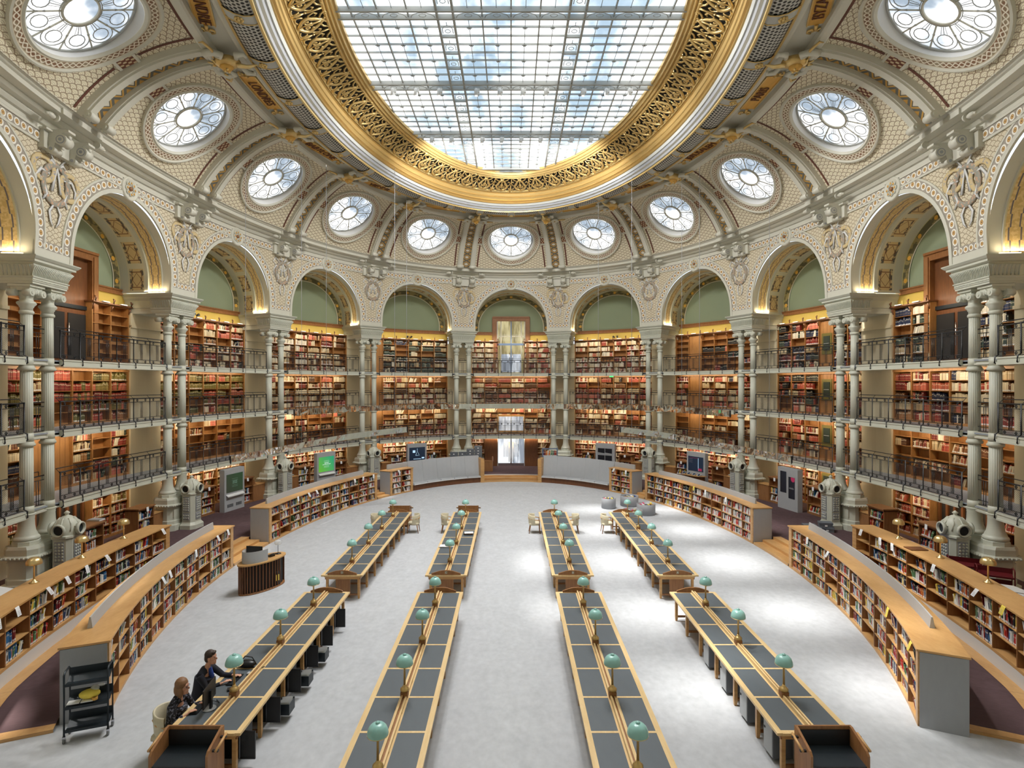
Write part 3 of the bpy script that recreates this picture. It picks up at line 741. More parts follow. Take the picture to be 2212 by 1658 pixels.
for y in majors:
    mb = MB()
    for dy in (-.21, .21): X_ = xw(y+dy); mb.box(-X_, X_, y+dy-.04, y+dy+.04, ZG-.15, ZG+.03, 'bar_grey')
    x = -6.0
    xs_ = [-5.1, -4.1, -3.1, -1.5, -.5, .5, 1.5, 3.1, 4.1, 5.1]
    for x in xs_:
        if abs(x)+.45 < xw(y):
            mb.tube([(x+.42*math.cos(PI*q/8), y+.14-.26*math.sin(PI*q/8), ZG-.12) for q in range(9)], .015, 'bar_grey', 4)
            mb.tube([(x+.13*math.cos(2*PI*q/8), y+.02+.09*math.sin(2*PI*q/8), ZG-.12) for q in range(8)], .013, 'bar_grey', 4, closed=True)
    P0(mb, 'cross_beam')
mb = MB(); mk = MB(); mo = MB()
for k, y0 in enumerate([majors[0]-4.87]+majors):
    for q in range(1, 8):
        y = y0+.3+4.3*q/8; X_ = xw(y)
        if abs(y) > EB-.1: continue
        mb.box(-X_, X_, y-.016, y+.016, ZG-.04, ZG+.03, 'bar_grey')
        if q % 2 == 0:
            for s in (-1, 1): mo.box(s*2.315-.28, s*2.315+.28, y-.03, y+.03, ZG-.09, ZG, 'bar_grey') if abs(y) < yw(2.6) else None
        if q % 2 == 1:
            for x in [-5.1, -4.13, -3.1, -1.52, -.51, .51, 1.52, 3.1, 4.13, 5.1]:
                if abs(x) < X_-.2:
                    for a in (0, PI/3, -PI/3): mk.tube([(x-.09*math.cos(a), y-.09*math.sin(a), ZG-.06), (x+.09*math.cos(a), y+.09*math.sin(a), ZG-.06)], .018, 'bar_grey', 4)
                    mk.tube([(x, y-.55, ZG-.03), (x, y+.55, ZG-.03)], .012, 'bar_grey', 4)
            for s in (-1, 1):
                if abs(y) < yw(2.7):
                    c = s*2.315; mo.tube([(c+.1*math.cos(2*PI*j/8), y+.12+.1*math.sin(2*PI*j/8), ZG-.1) for j in range(8)], .013, 'bar_grey', 4, closed=True)
                    mo.tube([(c-.19, y+.25, ZG-.1), (c-.19, y, ZG-.1), (c-.12, y-.16, ZG-.1), (c, y-.22, ZG-.1), (c+.12, y-.16, ZG-.1), (c+.19, y, ZG-.1), (c+.19, y+.25, ZG-.1)], .014, 'bar_grey', 4)
                    mo.tube([(c, y-.22, ZG-.1), (c, y-.4, ZG-.1)], .012, 'bar_grey', 4)
P0(mb, 'thin_bar'); P0(mk, 'star_knot'); P0(mo, 'scroll_panel')
# spotlights under two of the beams
sp = None
for y, xs_ in ((2.52, (-5.1, -4.1, -3.1, -1.5, -.5, .5, 1.5, 3.1, 4.1, 5.1)), (7.39, (-4.1, -3.1, -1.5, -.5, .5, 1.5, 3.1, 4.1))):
    for i, x in enumerate(xs_):
        lab = 'white ceiling spotlight under the %s skylight beam, %s from the left' % ('nearer' if y < 5 else 'farther', ORD[i+1])
        if sp is None:
            sp = empty('spotlight', (x, y-.2, ZG-.3), lab, 'spotlight', 'spotlights on the skylight beams')
            m_ = MB(); m_.lathe([(.07, -.3), (.085, -.28), (.085, -.05), (.07, 0)], 'white_panel', 10); m_.box(-.05, .14, -.05, .05, -.16, 0, 'white_panel'); m_.build('housing', sp)
            m_ = MB(); m_.lathe([(.0, -.303), (.06, -.303)], 'spot_glow', 10, caps=False); m_.build('lens', sp)
        else:
            c = copy_tree(sp, Matrix.Translation((x, y-.2, ZG-.3))); c['label'] = lab
# light of the spotlights; the two near rows are added to brighten the walls
for y in (-7.22, -2.35, 2.52, 7.39):
    for x in (-3.1, -1.5, 1.5, 3.1):
        l = bpy.data.lights.new('spot_and_fill_lamp', 'SPOT'); l.energy = SPOT_W*(.6 if abs(y) > 5 else 1.15); l.spot_size = math.radians(140); l.spot_blend = .8; l.shadow_soft_size = .35; l.color = (1, .98, .95)
        o = bpy.data.objects.new('spot_and_fill_lamp', l); COL.objects.link(o); o.location = (x, y, ZG-.75)
        d = Vector((x*1.6, y*1.6 if abs(y) > 5 else y*.5, -7)).normalized(); o.rotation_euler = (-d).to_track_quat('Z', 'Y').to_euler()
# slabs added above the laylight to cast soft shade bands on the floor
mb = MB()
for y in (-10.5, -6.2, -1.6, 3.4, 8.0, 12.2): mb.box(-9, 9, y-1.15, y+1.15, 23.0, 23.5, 'iron_paint')
for x in (-5.6, -1.6, 2.6): mb.box(x-.8, x+.8, -15, 15, 23.6, 24.0, 'iron_paint')
o = mb.build('sun_shade_slabs'); o['kind'] = 'structure'
# ================================================================ piers
plain('olive_panel', L(120, 110, 54), .5); plain('glass_dark', L(60, 70, 62), .2)
def mk_column(mw, label):
    root = empty('fluted_column', mw=mw, label=label, cat='column', group='cast iron columns of the arcade')
    z0 = 1.75
    mb = MB()
    mb.lathe([(.37, z0), (.37, z0+.12), (.34, z0+.14)], 'iron_paint', 8, sm=False)
    mb.lathe([(.33, z0+.14), (.35, z0+.19), (.33, z0+.25), (.30, z0+.27), (.29, z0+.31), (.24, z0+.42), (.215, z0+.58), (.205, z0+.80), (.215, z0+.83), (.205, z0+.86), (.235, z0+.93), (.245, z0+.96), (.20, z0+.97)], 'iron_paint', 24)
    mb.build('base', root)
    fl = lambda r, a, z: r*(1-.075*max(0, math.cos(20*a))**2)
    rz = lambda z: .185-.03*(z-2.7)/6.4
    mb = MB()
    for a, b in ((2.72, 2.95), (4.98, 5.25), (7.36, 7.65)): mb.lathe([(rz(a)+.012, a), (rz(b)+.012, b)], 'iron_paint', 24)
    for a, b in ((2.95, 4.86), (5.25, 7.26), (7.65, 9.02)): mb.lathe([(rz(a), a), (rz(b), b)], 'iron_paint', 80, rf=fl)
    mb.build('shaft', root)
    mb = MB()
    for z in (4.86, 7.26): mb.lathe([(rz(z), z-.04), (.225, z-.02), (.235, z+.04), (.20, z+.08), (.195, z+.12)], 'iron_paint', 24)
    mb.lathe([(.17, 9.0), (.195, 9.03), (.195, 9.08), (.17, 9.12)], 'iron_paint', 24); mb.build('collar', root)
    mb = MB()
    mb.lathe([(.165, 9.1), (.165, 9.2), (.19, 9.22), (.19, 9.25), (.24, 9.31), (.25, 9.36), (.22, 9.40), (.18, 9.42), (.17, 9.5), (.20, 9.64), (.22, 9.72)], 'iron_paint', 24, rf=lambda r, a, z: r*(1+.05*math.cos(16*a)) if 9.28 < z < 9.38 else r)
    mb.box(-.33, .33, -.33, .33, 9.84, 9.92, 'iron_paint'); mb.box(-.28, .28, -.28, .28, 9.72, 9.84, 'iron_paint')
    for sx in (-1, 1):
        for sy in (-1, 1):
            mb.tube([(sx*.25, sy*.35, 9.66), (sx*.25, sy*.1, 9.66)], .115, 'iron_paint', 12); mb.tube([(sx*.25, sy*.37, 9.66), (sx*.25, sy*.3, 9.66)], .05, 'iron_paint', 8)
    for sy in (-1, 1):
        for a in (-.5, 0, .5): mb.ball((.1*a, sy*.3, 9.72-.08*abs(a)), .07, 'iron_paint', 6, (.7, .5, 1.3))
    mb.build('capital', root)
    return root
def mk_impost(mw, label):
    root = empty('entablature_block', mw=mw, label=label, cat='entablature', group='entablature blocks over the column pairs')
    def rows(mb, prof, m, back=-.55):
        mb.grid([[(-h, -f, z), (h, -f, z), (h, -back, z), (-h, -back, z)] for h, f, z in prof], m, sm=False, closed=True, caps=True)
    mb = MB(); rows(mb, [(.80, .40, 9.93), (.80, .40, 10.0), (.82, .42, 10.0), (.82, .42, 10.10), (.85, .45, 10.13), (.85, .45, 10.16)], 'iron_paint')
    for i in range(26): mb.ball((-.78+1.56*i/25, -.425, 10.05), .022, 'iron_paint', 6)
    mb.build('architrave', root)
    mb = MB(); rows(mb, [(.80, .40, 10.16), (.81, .41, 10.26), (.84, .44, 10.36), (.90, .50, 10.46), (.92, .52, 10.50), (.88, .48, 10.53)], 'iron_paint')
    for i in range(25):
        x = -.82+1.64*i/24; mb.tube([(x, -.40, 10.18), (x*1.01, -.425, 10.28), (x*1.04+.02, -.46, 10.38), (x*1.08+.04, -.53, 10.48)], .022, 'iron_paint', 4)
    for s in (-1, 1):
        for i in range(8):
            y = -.36+.8*i/7; mb.tube([(s*.80, y, 10.18), (s*.83, y, 10.3), (s*.88, y-.02, 10.42), (s*.93, y-.03, 10.49)], .022, 'iron_paint', 4)
    mb.build('leaf_frieze', root)
    mb = MB(); rows(mb, [(.88, .48, 10.53), (.88, .48, 10.58), (.98, .58, 10.60), (.98, .58, 10.66), (1.02, .62, 10.69), (1.08, .68, 10.76), (1.08, .68, 10.79), (.9, .42, 10.80)], 'iron_paint')
    mb.build('cornice', root)
    mb = MB(); mb.grid([[(-h, .54, z), (h, .54, z), (h, 1.9, z), (-h, 1.9, z)] for h, z in ((.74, 9.93), (.74, 10.16), (.80, 10.18), (.78, 10.2), (.78, 10.5), (.86, 10.6), (.86, 10.66), (.98, 10.76), (.98, 10.80))], 'iron_paint', sm=False, closed=True, caps=True)
    mb.build('rear_beam', root)
    for s in (-1, 1):
        mb = MB(); mb.box(s*1.0-.03, s*1.0+.03, -.25, .6, 10.79, 10.83, 'led_warm'); mb.build('light_strip', root)
    return root
def mk_pedestal(mw, label):
    root = empty('column_pedestal', mw=mw, label=label, cat='pedestal', group='pedestals of the column pairs')
    def rows(mb, prof, m): mb.grid([[(-h+.2, -f, z), (h-.2, -f, z), (h, -f+.2, z), (h, f-.2, z), (h-.2, f, z), (-h+.2, f, z), (-h, f-.2, z), (-h, -f+.2, z)] for h, f, z in prof], m, sm=False, closed=True, caps=True)
    mb = MB(); rows(mb, [(.96, .56, ZR), (.96, .56, .55), (.88, .48, .58), (.88, .48, .72), (.84, .44, .75), (.84, .44, 1.32)], 'iron_paint')
    for x in (-.5, 0, .5): mb.box(x-.18, x+.18, -.455, .455, .85, 1.22, 'iron_paint')
    mb.build('plinth', root)
    mb = MB(); rows(mb, [(.84, .44, 1.32), (.97, .56, 1.38), (.98, .57, 1.44), (.90, .50, 1.48), (.90, .50, 1.66), (.87, .46, 1.75)], 'iron_paint')
    for i in range(16): mb.ball((-.87+1.74*i/15, -.56, 1.41), .045, 'iron_paint', 6)
    for s in (-1, 1):
        for i in range(7): mb.ball((s*.97, -.38+.76*i/6, 1.41), .045, 'iron_paint', 6)
    mb.build('cornice', root)
    return root
def mk_corbel(mw, label):
    root = empty('corbel_bracket', mw=mw, label=label, cat='corbel', group='scroll corbels under the cornice')
    mb = MB(); mb.box(-.88, .88, -.78, -.45, 14.16, 14.74, 'cream_paint'); mb.box(-.95, .95, -.9, -.45, 14.70, 14.76, 'cream_paint'); mb.box(-1.0, 1.0, -1.42, -1.3, 15.15, 15.33, 'cream_paint'); mb.build('block', root)
    for s in (-1, 1):
        mb = MB(); c = s*.5
        poly = [(.6, 14.80), (1.36, 14.80), (1.36, 14.73), (1.20, 14.70), (1.06, 14.60), (.98, 14.42), (.93, 14.22), (.84, 14.08), (.72, 14.08), (.6, 14.2)]
        g = Matrix(((0, 1, 0, 0), (-1, 0, 0, 0), (0, 0, 1, 0), (0, 0, 0, 1)))
        mb.prism(poly, c-.17, c+.17, 'cream_paint', T=g)
        mb.tube([(c-.19, -1.13, 14.48), (c+.19, -1.13, 14.48)], .18, 'cream_paint', 16); mb.tube([(c-.197, -1.13, 14.48), (c+.197, -1.13, 14.48)], .135, 'mid_grey_panel', 14); mb.tube([(c-.204, -1.13, 14.48), (c+.204, -1.13, 14.48)], .10, 'cream_paint', 12); mb.tube([(c-.21, -1.13, 14.48), (c+.21, -1.13, 14.48)], .055, 'mid_grey_panel', 8); mb.tube([(c-.2, -.86, 14.18), (c+.2, -.86, 14.18)], .11, 'cream_paint', 12); mb.tube([(c-.22, -.86, 14.18), (c+.22, -.86, 14.18)], .05, 'mid_grey_panel', 8)
        for q in range(4): mb.ball((c, -1.30+.07*q, 14.60-.11*q), .07, 'cream_paint', 6, (1.3, .7, 1))
        mb.build('scroll', root)
        mb = MB(); mb.tube([(s*1.0, -1.22, 15.0), (s*1.06, -1.22, 15.0)], .12, 'cream_paint', 12); mb.ball((s*1.24, -1.22, 14.99), .09, 'cream_paint', 10, (2.0, 1, 1)); mb.ball((s*1.42, -1.22, 14.98), .05, 'cream_paint', 6)
        mb.build('pine_cone', root)
    return root
def mk_wreath(mw, label, kind):
    root = empty('wreath_ornament', mw=mw, label=label, cat='wreath', group='painted wreaths with ribbons between the arches')
    cz = 13.25; y = lambda z: -(tw(z)+.02)
    def loop(mb, cx, cz_, rx, rz, w_, m, flat=.3, n=24): mb.tube([(cx+rx*math.cos(2*PI*i/n), y(cz_+rz*math.sin(2*PI*i/n)), cz_+rz*math.sin(2*PI*i/n)) for i in range(n)], [w_]*n, m, 6, closed=True, flat=flat, up=(0, 1, 0))
    if kind:
        mb = MB(); loop(mb, -.45, cz+.35, .36, .36, .10, 'wreath_gold'); mb.build('gold_ring', root)
        mb = MB(); loop(mb, .50, cz+.10, .34, .42, .10, 'wreath_gold'); mb.build('gold_ring', root)
        mb = MB(); loop(mb, 0, cz+.0, .44, .62, .11, 'wreath_leaf'); mb.build('leaf_ring', root)
    else:
        mb = MB(); loop(mb, 0, cz-.05, .50, .58, .12, 'wreath_leaf'); mb.build('leaf_ring', root)
        mb = MB(); loop(mb, 0, cz+.3, .30, .22, .04, 'white_panel'); mb.ball((0, y(cz+.3)+.02, cz+.3), .2, 'mosaic_wall', 10, (1, .1, .8)); mb.build('garland', root)
    mb = MB()
    def rib(pts, w_): mb.tube([(x, y(z)-.02, z) for x, z in pts], w_, 'white_panel', 4, flat=.2, up=(0, 1, 0))
    for s in (-1, 1):
        rib([(0, cz+.55), (s*.08, cz+.2), (s*.16, cz-.25)], [.03, .045, .06]); rib([(0, cz+.55), (s*.22, cz+.72), (s*.3, cz+.62)], [.03, .06, .03])
        rib([(s*.25, cz+.25), (s*.55, cz+.3), (s*.72, cz+.05), (s*.66, cz-.3)], [.03, .06, .05, .02]); rib([(s*.4, cz-.15), (s*.32, cz-.4), (s*.45, cz-.62)], [.05, .07, .03])
        rib([(s*.05, cz-.62), (s*.2, cz-.9), (s*.14, cz-1.2), (s*.05, cz-1.35)], [.03, .05, .04, .02]); rib([(s*.05, cz+.6), (s*.3, cz+.95), (s*.42, cz+1.12)], .03)
        if not kind: rib([(s*.3, cz+.5), (s*.6, cz+.75), (s*.78, cz+.5), (s*.6, cz+.35)], [.04, .06, .05, .03])
    mb.build('ribbon', root)
    return root
k = NT('wreath_leaf'); k.out(k.mix(k.step(k.noise(14, 2), .56, .03), L(150, 147, 134), L(200, 160, 130)), .6)
k = NT('wreath_gold'); k.out(k.mix(k.step(k.noise(12, 2), .6, .03), L(206, 184, 136), L(150, 150, 160)), .6)
def mk_radiator(mw, label):
    root = empty('heating_vent', mw=mw, label=label, cat='heating vent', group='cast iron heating vents in front of the piers')
    def octo(mb, prof, m, n=8):
        mb.grid([[(h*x, h*.85*y_, z) for x, y_ in ((-1, -.62), (-.62, -1), (.62, -1), (1, -.62), (1, .62), (.62, 1), (-.62, 1), (-1, .62))] for h, z in prof], m, sm=False, closed=True, caps=True)
    mb = MB(); octo(mb, [(.46, ZR), (.46, .48), (.40, .54), (.36, .60), (.36, 1.80), (.40, 1.84), (.40, 1.90), (.34, 1.93)], 'iron_paint')
    for s in (-1, 1):
        for d in ('x', 'y'):
            for z0, z1 in ((.72, 1.02), (1.08, 1.74)):
                if d == 'y': mb.box(-.17, .17, s*.325-.012, s*.325+.012, z0, z1, 'mid_grey_panel')
                else: mb.box(s*.375-.012, s*.375+.012, -.14, .14, z0, z1, 'mid_grey_panel')
    for z in (.8, .92, 1.16, 1.26, 1.36, 1.46, 1.56, 1.66):
        for x in (-.1, 0, .1): mb.ball((x, -.345, z), .042, 'iron_paint', 6, (1, .4, 1)); mb.ball((-.39, x, z), .042, 'iron_paint', 6, (.4, 1, 1)); mb.ball((.39, x, z), .042, 'iron_paint', 6, (.4, 1, 1))
    mb.build('body', root)
    mb = MB(); mb.lathe([(.38, 1.92), (.38, 2.0), (.36, 2.2), (.26, 2.40), (.12, 2.50), (.06, 2.52), (.05, 2.56), (.09, 2.60), (.05, 2.64), (.0, 2.68)], 'iron_paint', 16, caps=False)
    for i in range(8):
        a = 2*PI*i/8
        mb.tube([(.37*math.cos(a), .37*math.sin(a), 2.05), (.33*math.cos(a+.1), .33*math.sin(a+.1), 2.28), (.2*math.cos(a), .2*math.sin(a), 2.45)], .025, 'iron_paint', 5)
        mb.tube([(.36*math.cos(a+.4)+.0, .36*math.sin(a+.4), 2.16+.05*math.sin(q)) for q in range(3)], .03, 'iron_paint', 5)
    mb.build('dome', root)
    for dx, dy in ((-1, 0), (1, 0), (0, 1), (0, -1)):
        d = Vector((dx, dy, 0)).normalized(); q = d.to_track_quat('Z', 'Y').to_matrix().to_4x4(); T = Matrix.Translation(d*.20+Vector((0, 0, 2.1)))@q
        mb = MB(); mb.lathe([(.165, 0), (.17, .16), (.205, .18), (.215, .22), (.20, .27), (.16, .27), (.15, .2)], 'iron_paint', 16, T=T, caps=False); mb.build('porthole', root)
        mb = MB(); mb.lathe([(.0, .2), (.155, .2)], 'dark_metal', 16, T=T, caps=False); mb.build('grille', root)
    return root
def mk_cartouche(mw, label):
    root = empty('cartouche', mw=mw, label=label, cat='cartouche', group='gilded cartouches at the heads of the ribs')
    mb = MB(); mb.ball((0, 0, 0), .36, 'gold', 14, (.9, 1.3, .55)); mb.ball((0, 0, -.16), .2, 'gold_paint', 10, (1, 1.2, .8))
    for x in (-.09, .09): mb.ball((x, -.05, -.3), .05, 'gold', 6)
    mb.ball((0, .06, -.32), .05, 'gold', 6)
    for a in range(7): mb.tube([(.12*math.cos(a), .3+.12*math.sin(a), -.1), (.3*math.cos(a*.9), .3+.3*math.sin(a*.9), -.08)], [.05, .02], 'gold_light', 5)
    mb.build('mask', root)
    for s in (-1, 1):
        mb = MB(); mb.tube([(s*.2, .55, .0), (s*.55, .5, -.05), (s*.72, .2, -.1), (s*.6, -.05, -.1), (s*.42, .05, -.1), (s*.5, .2, -.1)], [.08, .12, .12, .1, .07, .04], 'cream_paint', 8)
        mb.tube([(s*.25, -.4, 0), (s*.55, -.5, -.05), (s*.6, -.75, -.05), (s*.42, -.78, -.05)], [.08, .1, .08, .05], 'cream_paint', 8)
        mb.tube([(s*.5, .25, -.16), (s*.85, .15, -.1), (s*1.2, .3, -.05), (s*1.1, .45, -.02)], [.03, .05, .04, .02], 'gold', 6)
        mb.build('scroll', root)
    mb = MB(); mb.tube([(0, -.35, -.1), (0, -.7, -.14), (0, -1.0, -.05)], [.14, .1, .03], 'gold_light', 8, flat=.5); mb.build('leaf', root)
    return root
first = {}
def put(key, mk, mw, label, *a):
    if key not in first: first[key] = mk(mw, label, *a); return first[key]
    c = copy_tree(first[key], mw); c['label'] = label; return c
for u in sorted(PIERS, key=abs):
    pn = piername(u)
    for s in (-1, 1):
        sd = 'left' if s < 0 else 'right'
        m = fr(u); X = Vector((m[0][0], m[1][0], 0)); mw = Matrix.Translation(X*s*.475)@m
        put('col', mk_column, mw, 'fluted column, %s one of the pair at %s' % (sd, pn))
    put('imp', mk_impost, fr(u), 'moulded block with leaf frieze at '+pn)
    put('ped', mk_pedestal, fr(u), 'pale pedestal carrying the column pair at '+pn)
    put('cor', mk_corbel, fr(u), 'pair of cream scroll corbels under the cornice at '+pn)
    kind = abs(u) in (.5, 3.5, 4.5)
    put('wr%d' % kind, mk_wreath, fr(u)@Matrix.Diagonal((1.3 if abs(u) > 4 else 1.12 if abs(u) > 3 else 1, 1, 1, 1)), 'painted %s wreath with white ribbons at %s' % ('triple' if kind else 'single', pn), kind)
    if abs(u) > 1: put('rad', mk_radiator, fr(u, .86), 'cast iron heating vent with round openings before '+pn)
for u in [s*(k+.5) for k in range(6) for s in (-1, 1)]:
    m = fr(u, 5.75, 17.78)
    put('cart', mk_cartouche, m, 'gilded mask cartouche on the ceiling above '+piername(u))
# city plates
def add_text(txt, mw, size, mat_, parent, name='lettering', ext=.001, sx=1.0):
    cu = bpy.data.curves.new('t', 'FONT'); cu.body = txt; cu.size = size; cu.extrude = ext; cu.align_x = 'CENTER'; cu.align_y = 'CENTER'
    t = bpy.data.objects.new('t', cu); COL.objects.link(t); bpy.context.view_layer.update()
    me_ = bpy.data.meshes.new_from_object(t.evaluated_get(bpy.context.evaluated_depsgraph_get())); bpy.data.objects.remove(t)
    me_.materials.clear(); me_.materials.append(MATS[mat_])
    o_ = bpy.data.objects.new(name, me_); COL.objects.link(o_); o_.parent = parent
    M_ = mw@Matrix.Diagonal((sx, 1, 1, 1))
    if parent.get('_abs') or parent.parent is not None or parent.type == 'MESH': o_.matrix_basis = M_
    else: o_.matrix_basis = M_
    return o_
TXT = {-5: 'ALEXANDRIE', -4: 'LONDRES', -3: 'BABYLONE', -2: 'VIENNE', 2: 'PEKIN', 3: 'JERUSALEM', 4: 'PARIS', 5: 'BYZANCE'}
plain('letter', L(96, 48, 26), .6)
for b in BAYS:
    # the lettered band lies on the flat ceiling ring; X along the wall, Y inward, read from below
    x, y, dx, dy = Qp(b); Yv = Vector((dx, dy, 0)).normalized(); Xv = Vector((Yv.y, -Yv.x, 0)); Xv = -Xv if Xv.dot(Vector(Q(b+.01, 0, 0))-Vector(Q(b-.01, 0, 0))) < 0 else Xv
    Zv = Xv.cross(Yv); o = Q(b, 5.85, 18.12)
    M_ = Matrix(((Xv.x, Yv.x, Zv.x, o[0]), (Xv.y, Yv.y, Zv.y, o[1]), (Xv.z, Yv.z, Zv.z, o[2]), (0, 0, 0, 1)))
    nm_ = TXT.get(b)
    root = empty('name_plate', mw=M_, label=('gold ceiling plate reading %s in %s' % (nm_, bayname(b))) if nm_ else 'plain gold ceiling plate above '+bayname(b), cat='name plate', group='gold name plates round the ceiling ring')
    mb = MB(); mb.grid([[(-1.25, -.27, 0), (-1.25, .27, 0)], [(1.25, -.27, 0), (1.25, .27, 0)]], 'gold_paint', sm=False); mb.box(-1.25, 1.25, -.30, -.26, -.05, .03, 'gold'); mb.box(-1.25, 1.25, .26, .30, -.05, .03, 'gold')
    for s in (-1, 1):
        mb.tube([(s*1.25, 0, 0), (s*1.45, 0, .06)], .06, 'gold', 8); mb.tube([(s*(1.5+.12*math.cos(q)*(1-q/9)), .12+.14*math.sin(q)*(1-q/9), .04) for q in range(7)], .04, 'gold', 5); mb.tube([(s*(1.5+.12*math.cos(q)*(1-q/9)), -.12-.14*math.sin(q)*(1-q/9), .04) for q in range(7)], .04, 'gold', 5)
    mb.build('plate', root)
    if nm_:
        add_text(nm_, Matrix.Translation((0, 0, .03)), .50, 'letter', root, ext=.01, sx=.82)

# ================================================================ books
CREAM = [L(228, 214, 184), L(214, 198, 164), L(236, 226, 204), L(200, 176, 136)]
RED = [L(160, 60, 48), L(184, 84, 66), L(128, 46, 44), L(186, 100, 76), L(204, 112, 92)]
OLV = [L(104, 98, 50), L(122, 112, 56), L(88, 84, 44), L(136, 120, 66)]
GRN = [L(52, 66, 56), L(66, 82, 72), L(40, 50, 46)]
BRN = [L(112, 68, 40), L(140, 92, 56), L(88, 54, 36), L(160, 112, 70)]
DRK = [L(34, 36, 44), L(48, 44, 50), L(44, 52, 80), L(30, 30, 30)]
MOD = [L(232, 230, 226), L(214, 214, 216), L(40, 40, 46), L(60, 72, 110), L(190, 50, 44), L(226, 196, 80), L(52, 110, 160), L(150, 60, 50), L(90, 130, 90), L(236, 236, 230), L(28, 28, 30), L(206, 120, 60), L(170, 176, 184), L(120, 30, 40)]
WHT = [L(232, 230, 226), L(220, 218, 214), L(200, 200, 204), L(40, 40, 46), L(210, 60, 50)]
PAL = {'cream': CREAM*3+RED+BRN, 'law': CREAM*4+RED*1, 'red': RED*3+BRN+CREAM*2, 'olive': OLV*5+RED*2, 'green': GRN*3+CREAM*2+DRK, 'brown': BRN*3+CREAM*3+RED*2, 'dark': DRK*3+RED*2+CREAM+GRN, 'mixed': RED*2+CREAM*4+BRN*2+GRN+DRK, 'lit': CREAM*4+RED+BRN*2, 'modern': MOD, 'white': WHT, 'ground': OLV+RED*2+CREAM*3+BRN}
SB = dict(v=[], f=[], c=[], uv=[])            # every shelved book beyond the nearest three hundred, one countless mass
def book_quads(pts8, col, al):                # pts8: bottom 4 (front-left, front-right, back-right, back-left), top 4
    b = len(SB['v']); SB['v'].extend(pts8)
    for q, u in (((0, 1, 5, 4), ((0, 0), (1, 0), (1, 1), (0, 1))), ((4, 5, 6, 7), ((0, .5),)*4), ((0, 4, 7, 3), ((0, .5),)*4), ((1, 2, 6, 5), ((0, .5),)*4)):
        SB['f'].append([b+i for i in q]); SB['uv'].extend(u); SB['c'].append((*col, al))
def fill_shelf(P, s0, s1, z, h, front, pal, dens=1.0, modern=False, lean=.15, cb=None, wmin=.022, wmax=.06):
    """P(s,t,z) world; books stand from s0 to s1, spine at t=front, depth runs to smaller t"""
    s = s0+.01; end = s0+(s1-s0)*dens; run = 0; cc = None; ln = 0; idx = 0; hh = h*.8
    if dens <= 0: return
    while True:
        if run <= 0:
            run = R.choice((1, 1, 1, 2, 2, 3) if modern else (1, 2, 4, 6, 9)); cc = R.choice(pal); w_ = R.uniform(wmin, wmax)*(1.0 if modern else 1.1); hh = h*R.uniform(.66, .93); ln = (R.uniform(.04, .14) if R.random() < lean else 0)
        run -= 1; idx += 1
        if s+w_ > end: break
        d = R.uniform(.15, .19); f_ = front-R.uniform(0, .02); j = R.uniform(.72, 1.18); h0 = hh; hh = min(h*.96, hh*R.uniform(.93, 1.05)); col = tuple(min(1, c*j) for c in cc); dx = ln if s+w_+ln < s1 else 0
        pts = [P(s, f_, z), P(s+w_-.002, f_, z), P(s+w_-.002, f_-d, z), P(s, f_-d, z), P(s+dx, f_, z+hh), P(s+w_-.002+dx, f_, z+hh), P(s+w_-.002+dx, f_-d, z+hh), P(s+dx, f_-d, z+hh)]
        if cb: cb(pts, col, idx, hh, w_)
        else: book_quads(pts, col, .9 if modern else .2)
        hh = h0; s += w_+.001
# ================================================================ galleries and wall bookcases
LVL = [(ZR, 2.62), (2.8, 5.02), (5.2, 7.42), (7.6, 10.22)]
NSH = [5, 5, 5, 6]
PALS = {0: {-5: 'ground', -4: 'ground', -3: 'ground', -2: 'mixed', -1: 'ground', 0: 'lit', 1: 'red', 2: 'red', 3: 'ground', 4: 'red', 5: 'dark'},
        1: {-5: 'brown', -4: 'mixed', -3: 'mixed', -2: 'mixed', -1: 'lit', 0: 'lit', 1: 'lit', 2: 'lit', 3: 'brown', 4: 'brown', 5: 'dark'},
        2: {-5: 'red', -4: 'olive', -3: 'olive', -2: 'cream', -1: 'cream', 0: 'brown', 1: 'red', 2: 'red', 3: 'dark', 4: 'red', 5: 'dark'},
        3: {-5: 'dark', -4: 'dark', -3: 'mixed', -2: 'cream', -1: 'green', 0: 'law', 1: 'law', 2: 'dark', 3: 'dark', 4: 'green', 5: 'dark'}}
EMP = {(1, -3): .75, (1, -2): .25, (1, 2): .6, (1, 4): .5, (3, -4): 1.0, (3, 2): .7, (1, -4): .2, (1, 1): .2, (2, -3): .05}
PANEL = {(3, -1): [0], (2, -1): [0], (1, -1): [0], (0, -1): [0], (1, -4): [1, 2], (3, 2): [1], (2, 2): [1], (1, 2): [1], (1, 4): [], (3, 3): [3], (2, 3): [3], (1, 3): [3], (0, 3): [3]}
SKIP = {(3, 0): (2, 4), (3, -4): (2, 4), (3, 4): (2, 4), (0, 0): (1, 5), (0, -4): (1, 4), (0, 4): (2, 5)}    # columns left open for doors
CW = 2.82*2/6; TF = -1.60; TB = -1.94
LN = ['ground floor', 'lowest gallery', 'middle gallery', 'top gallery']
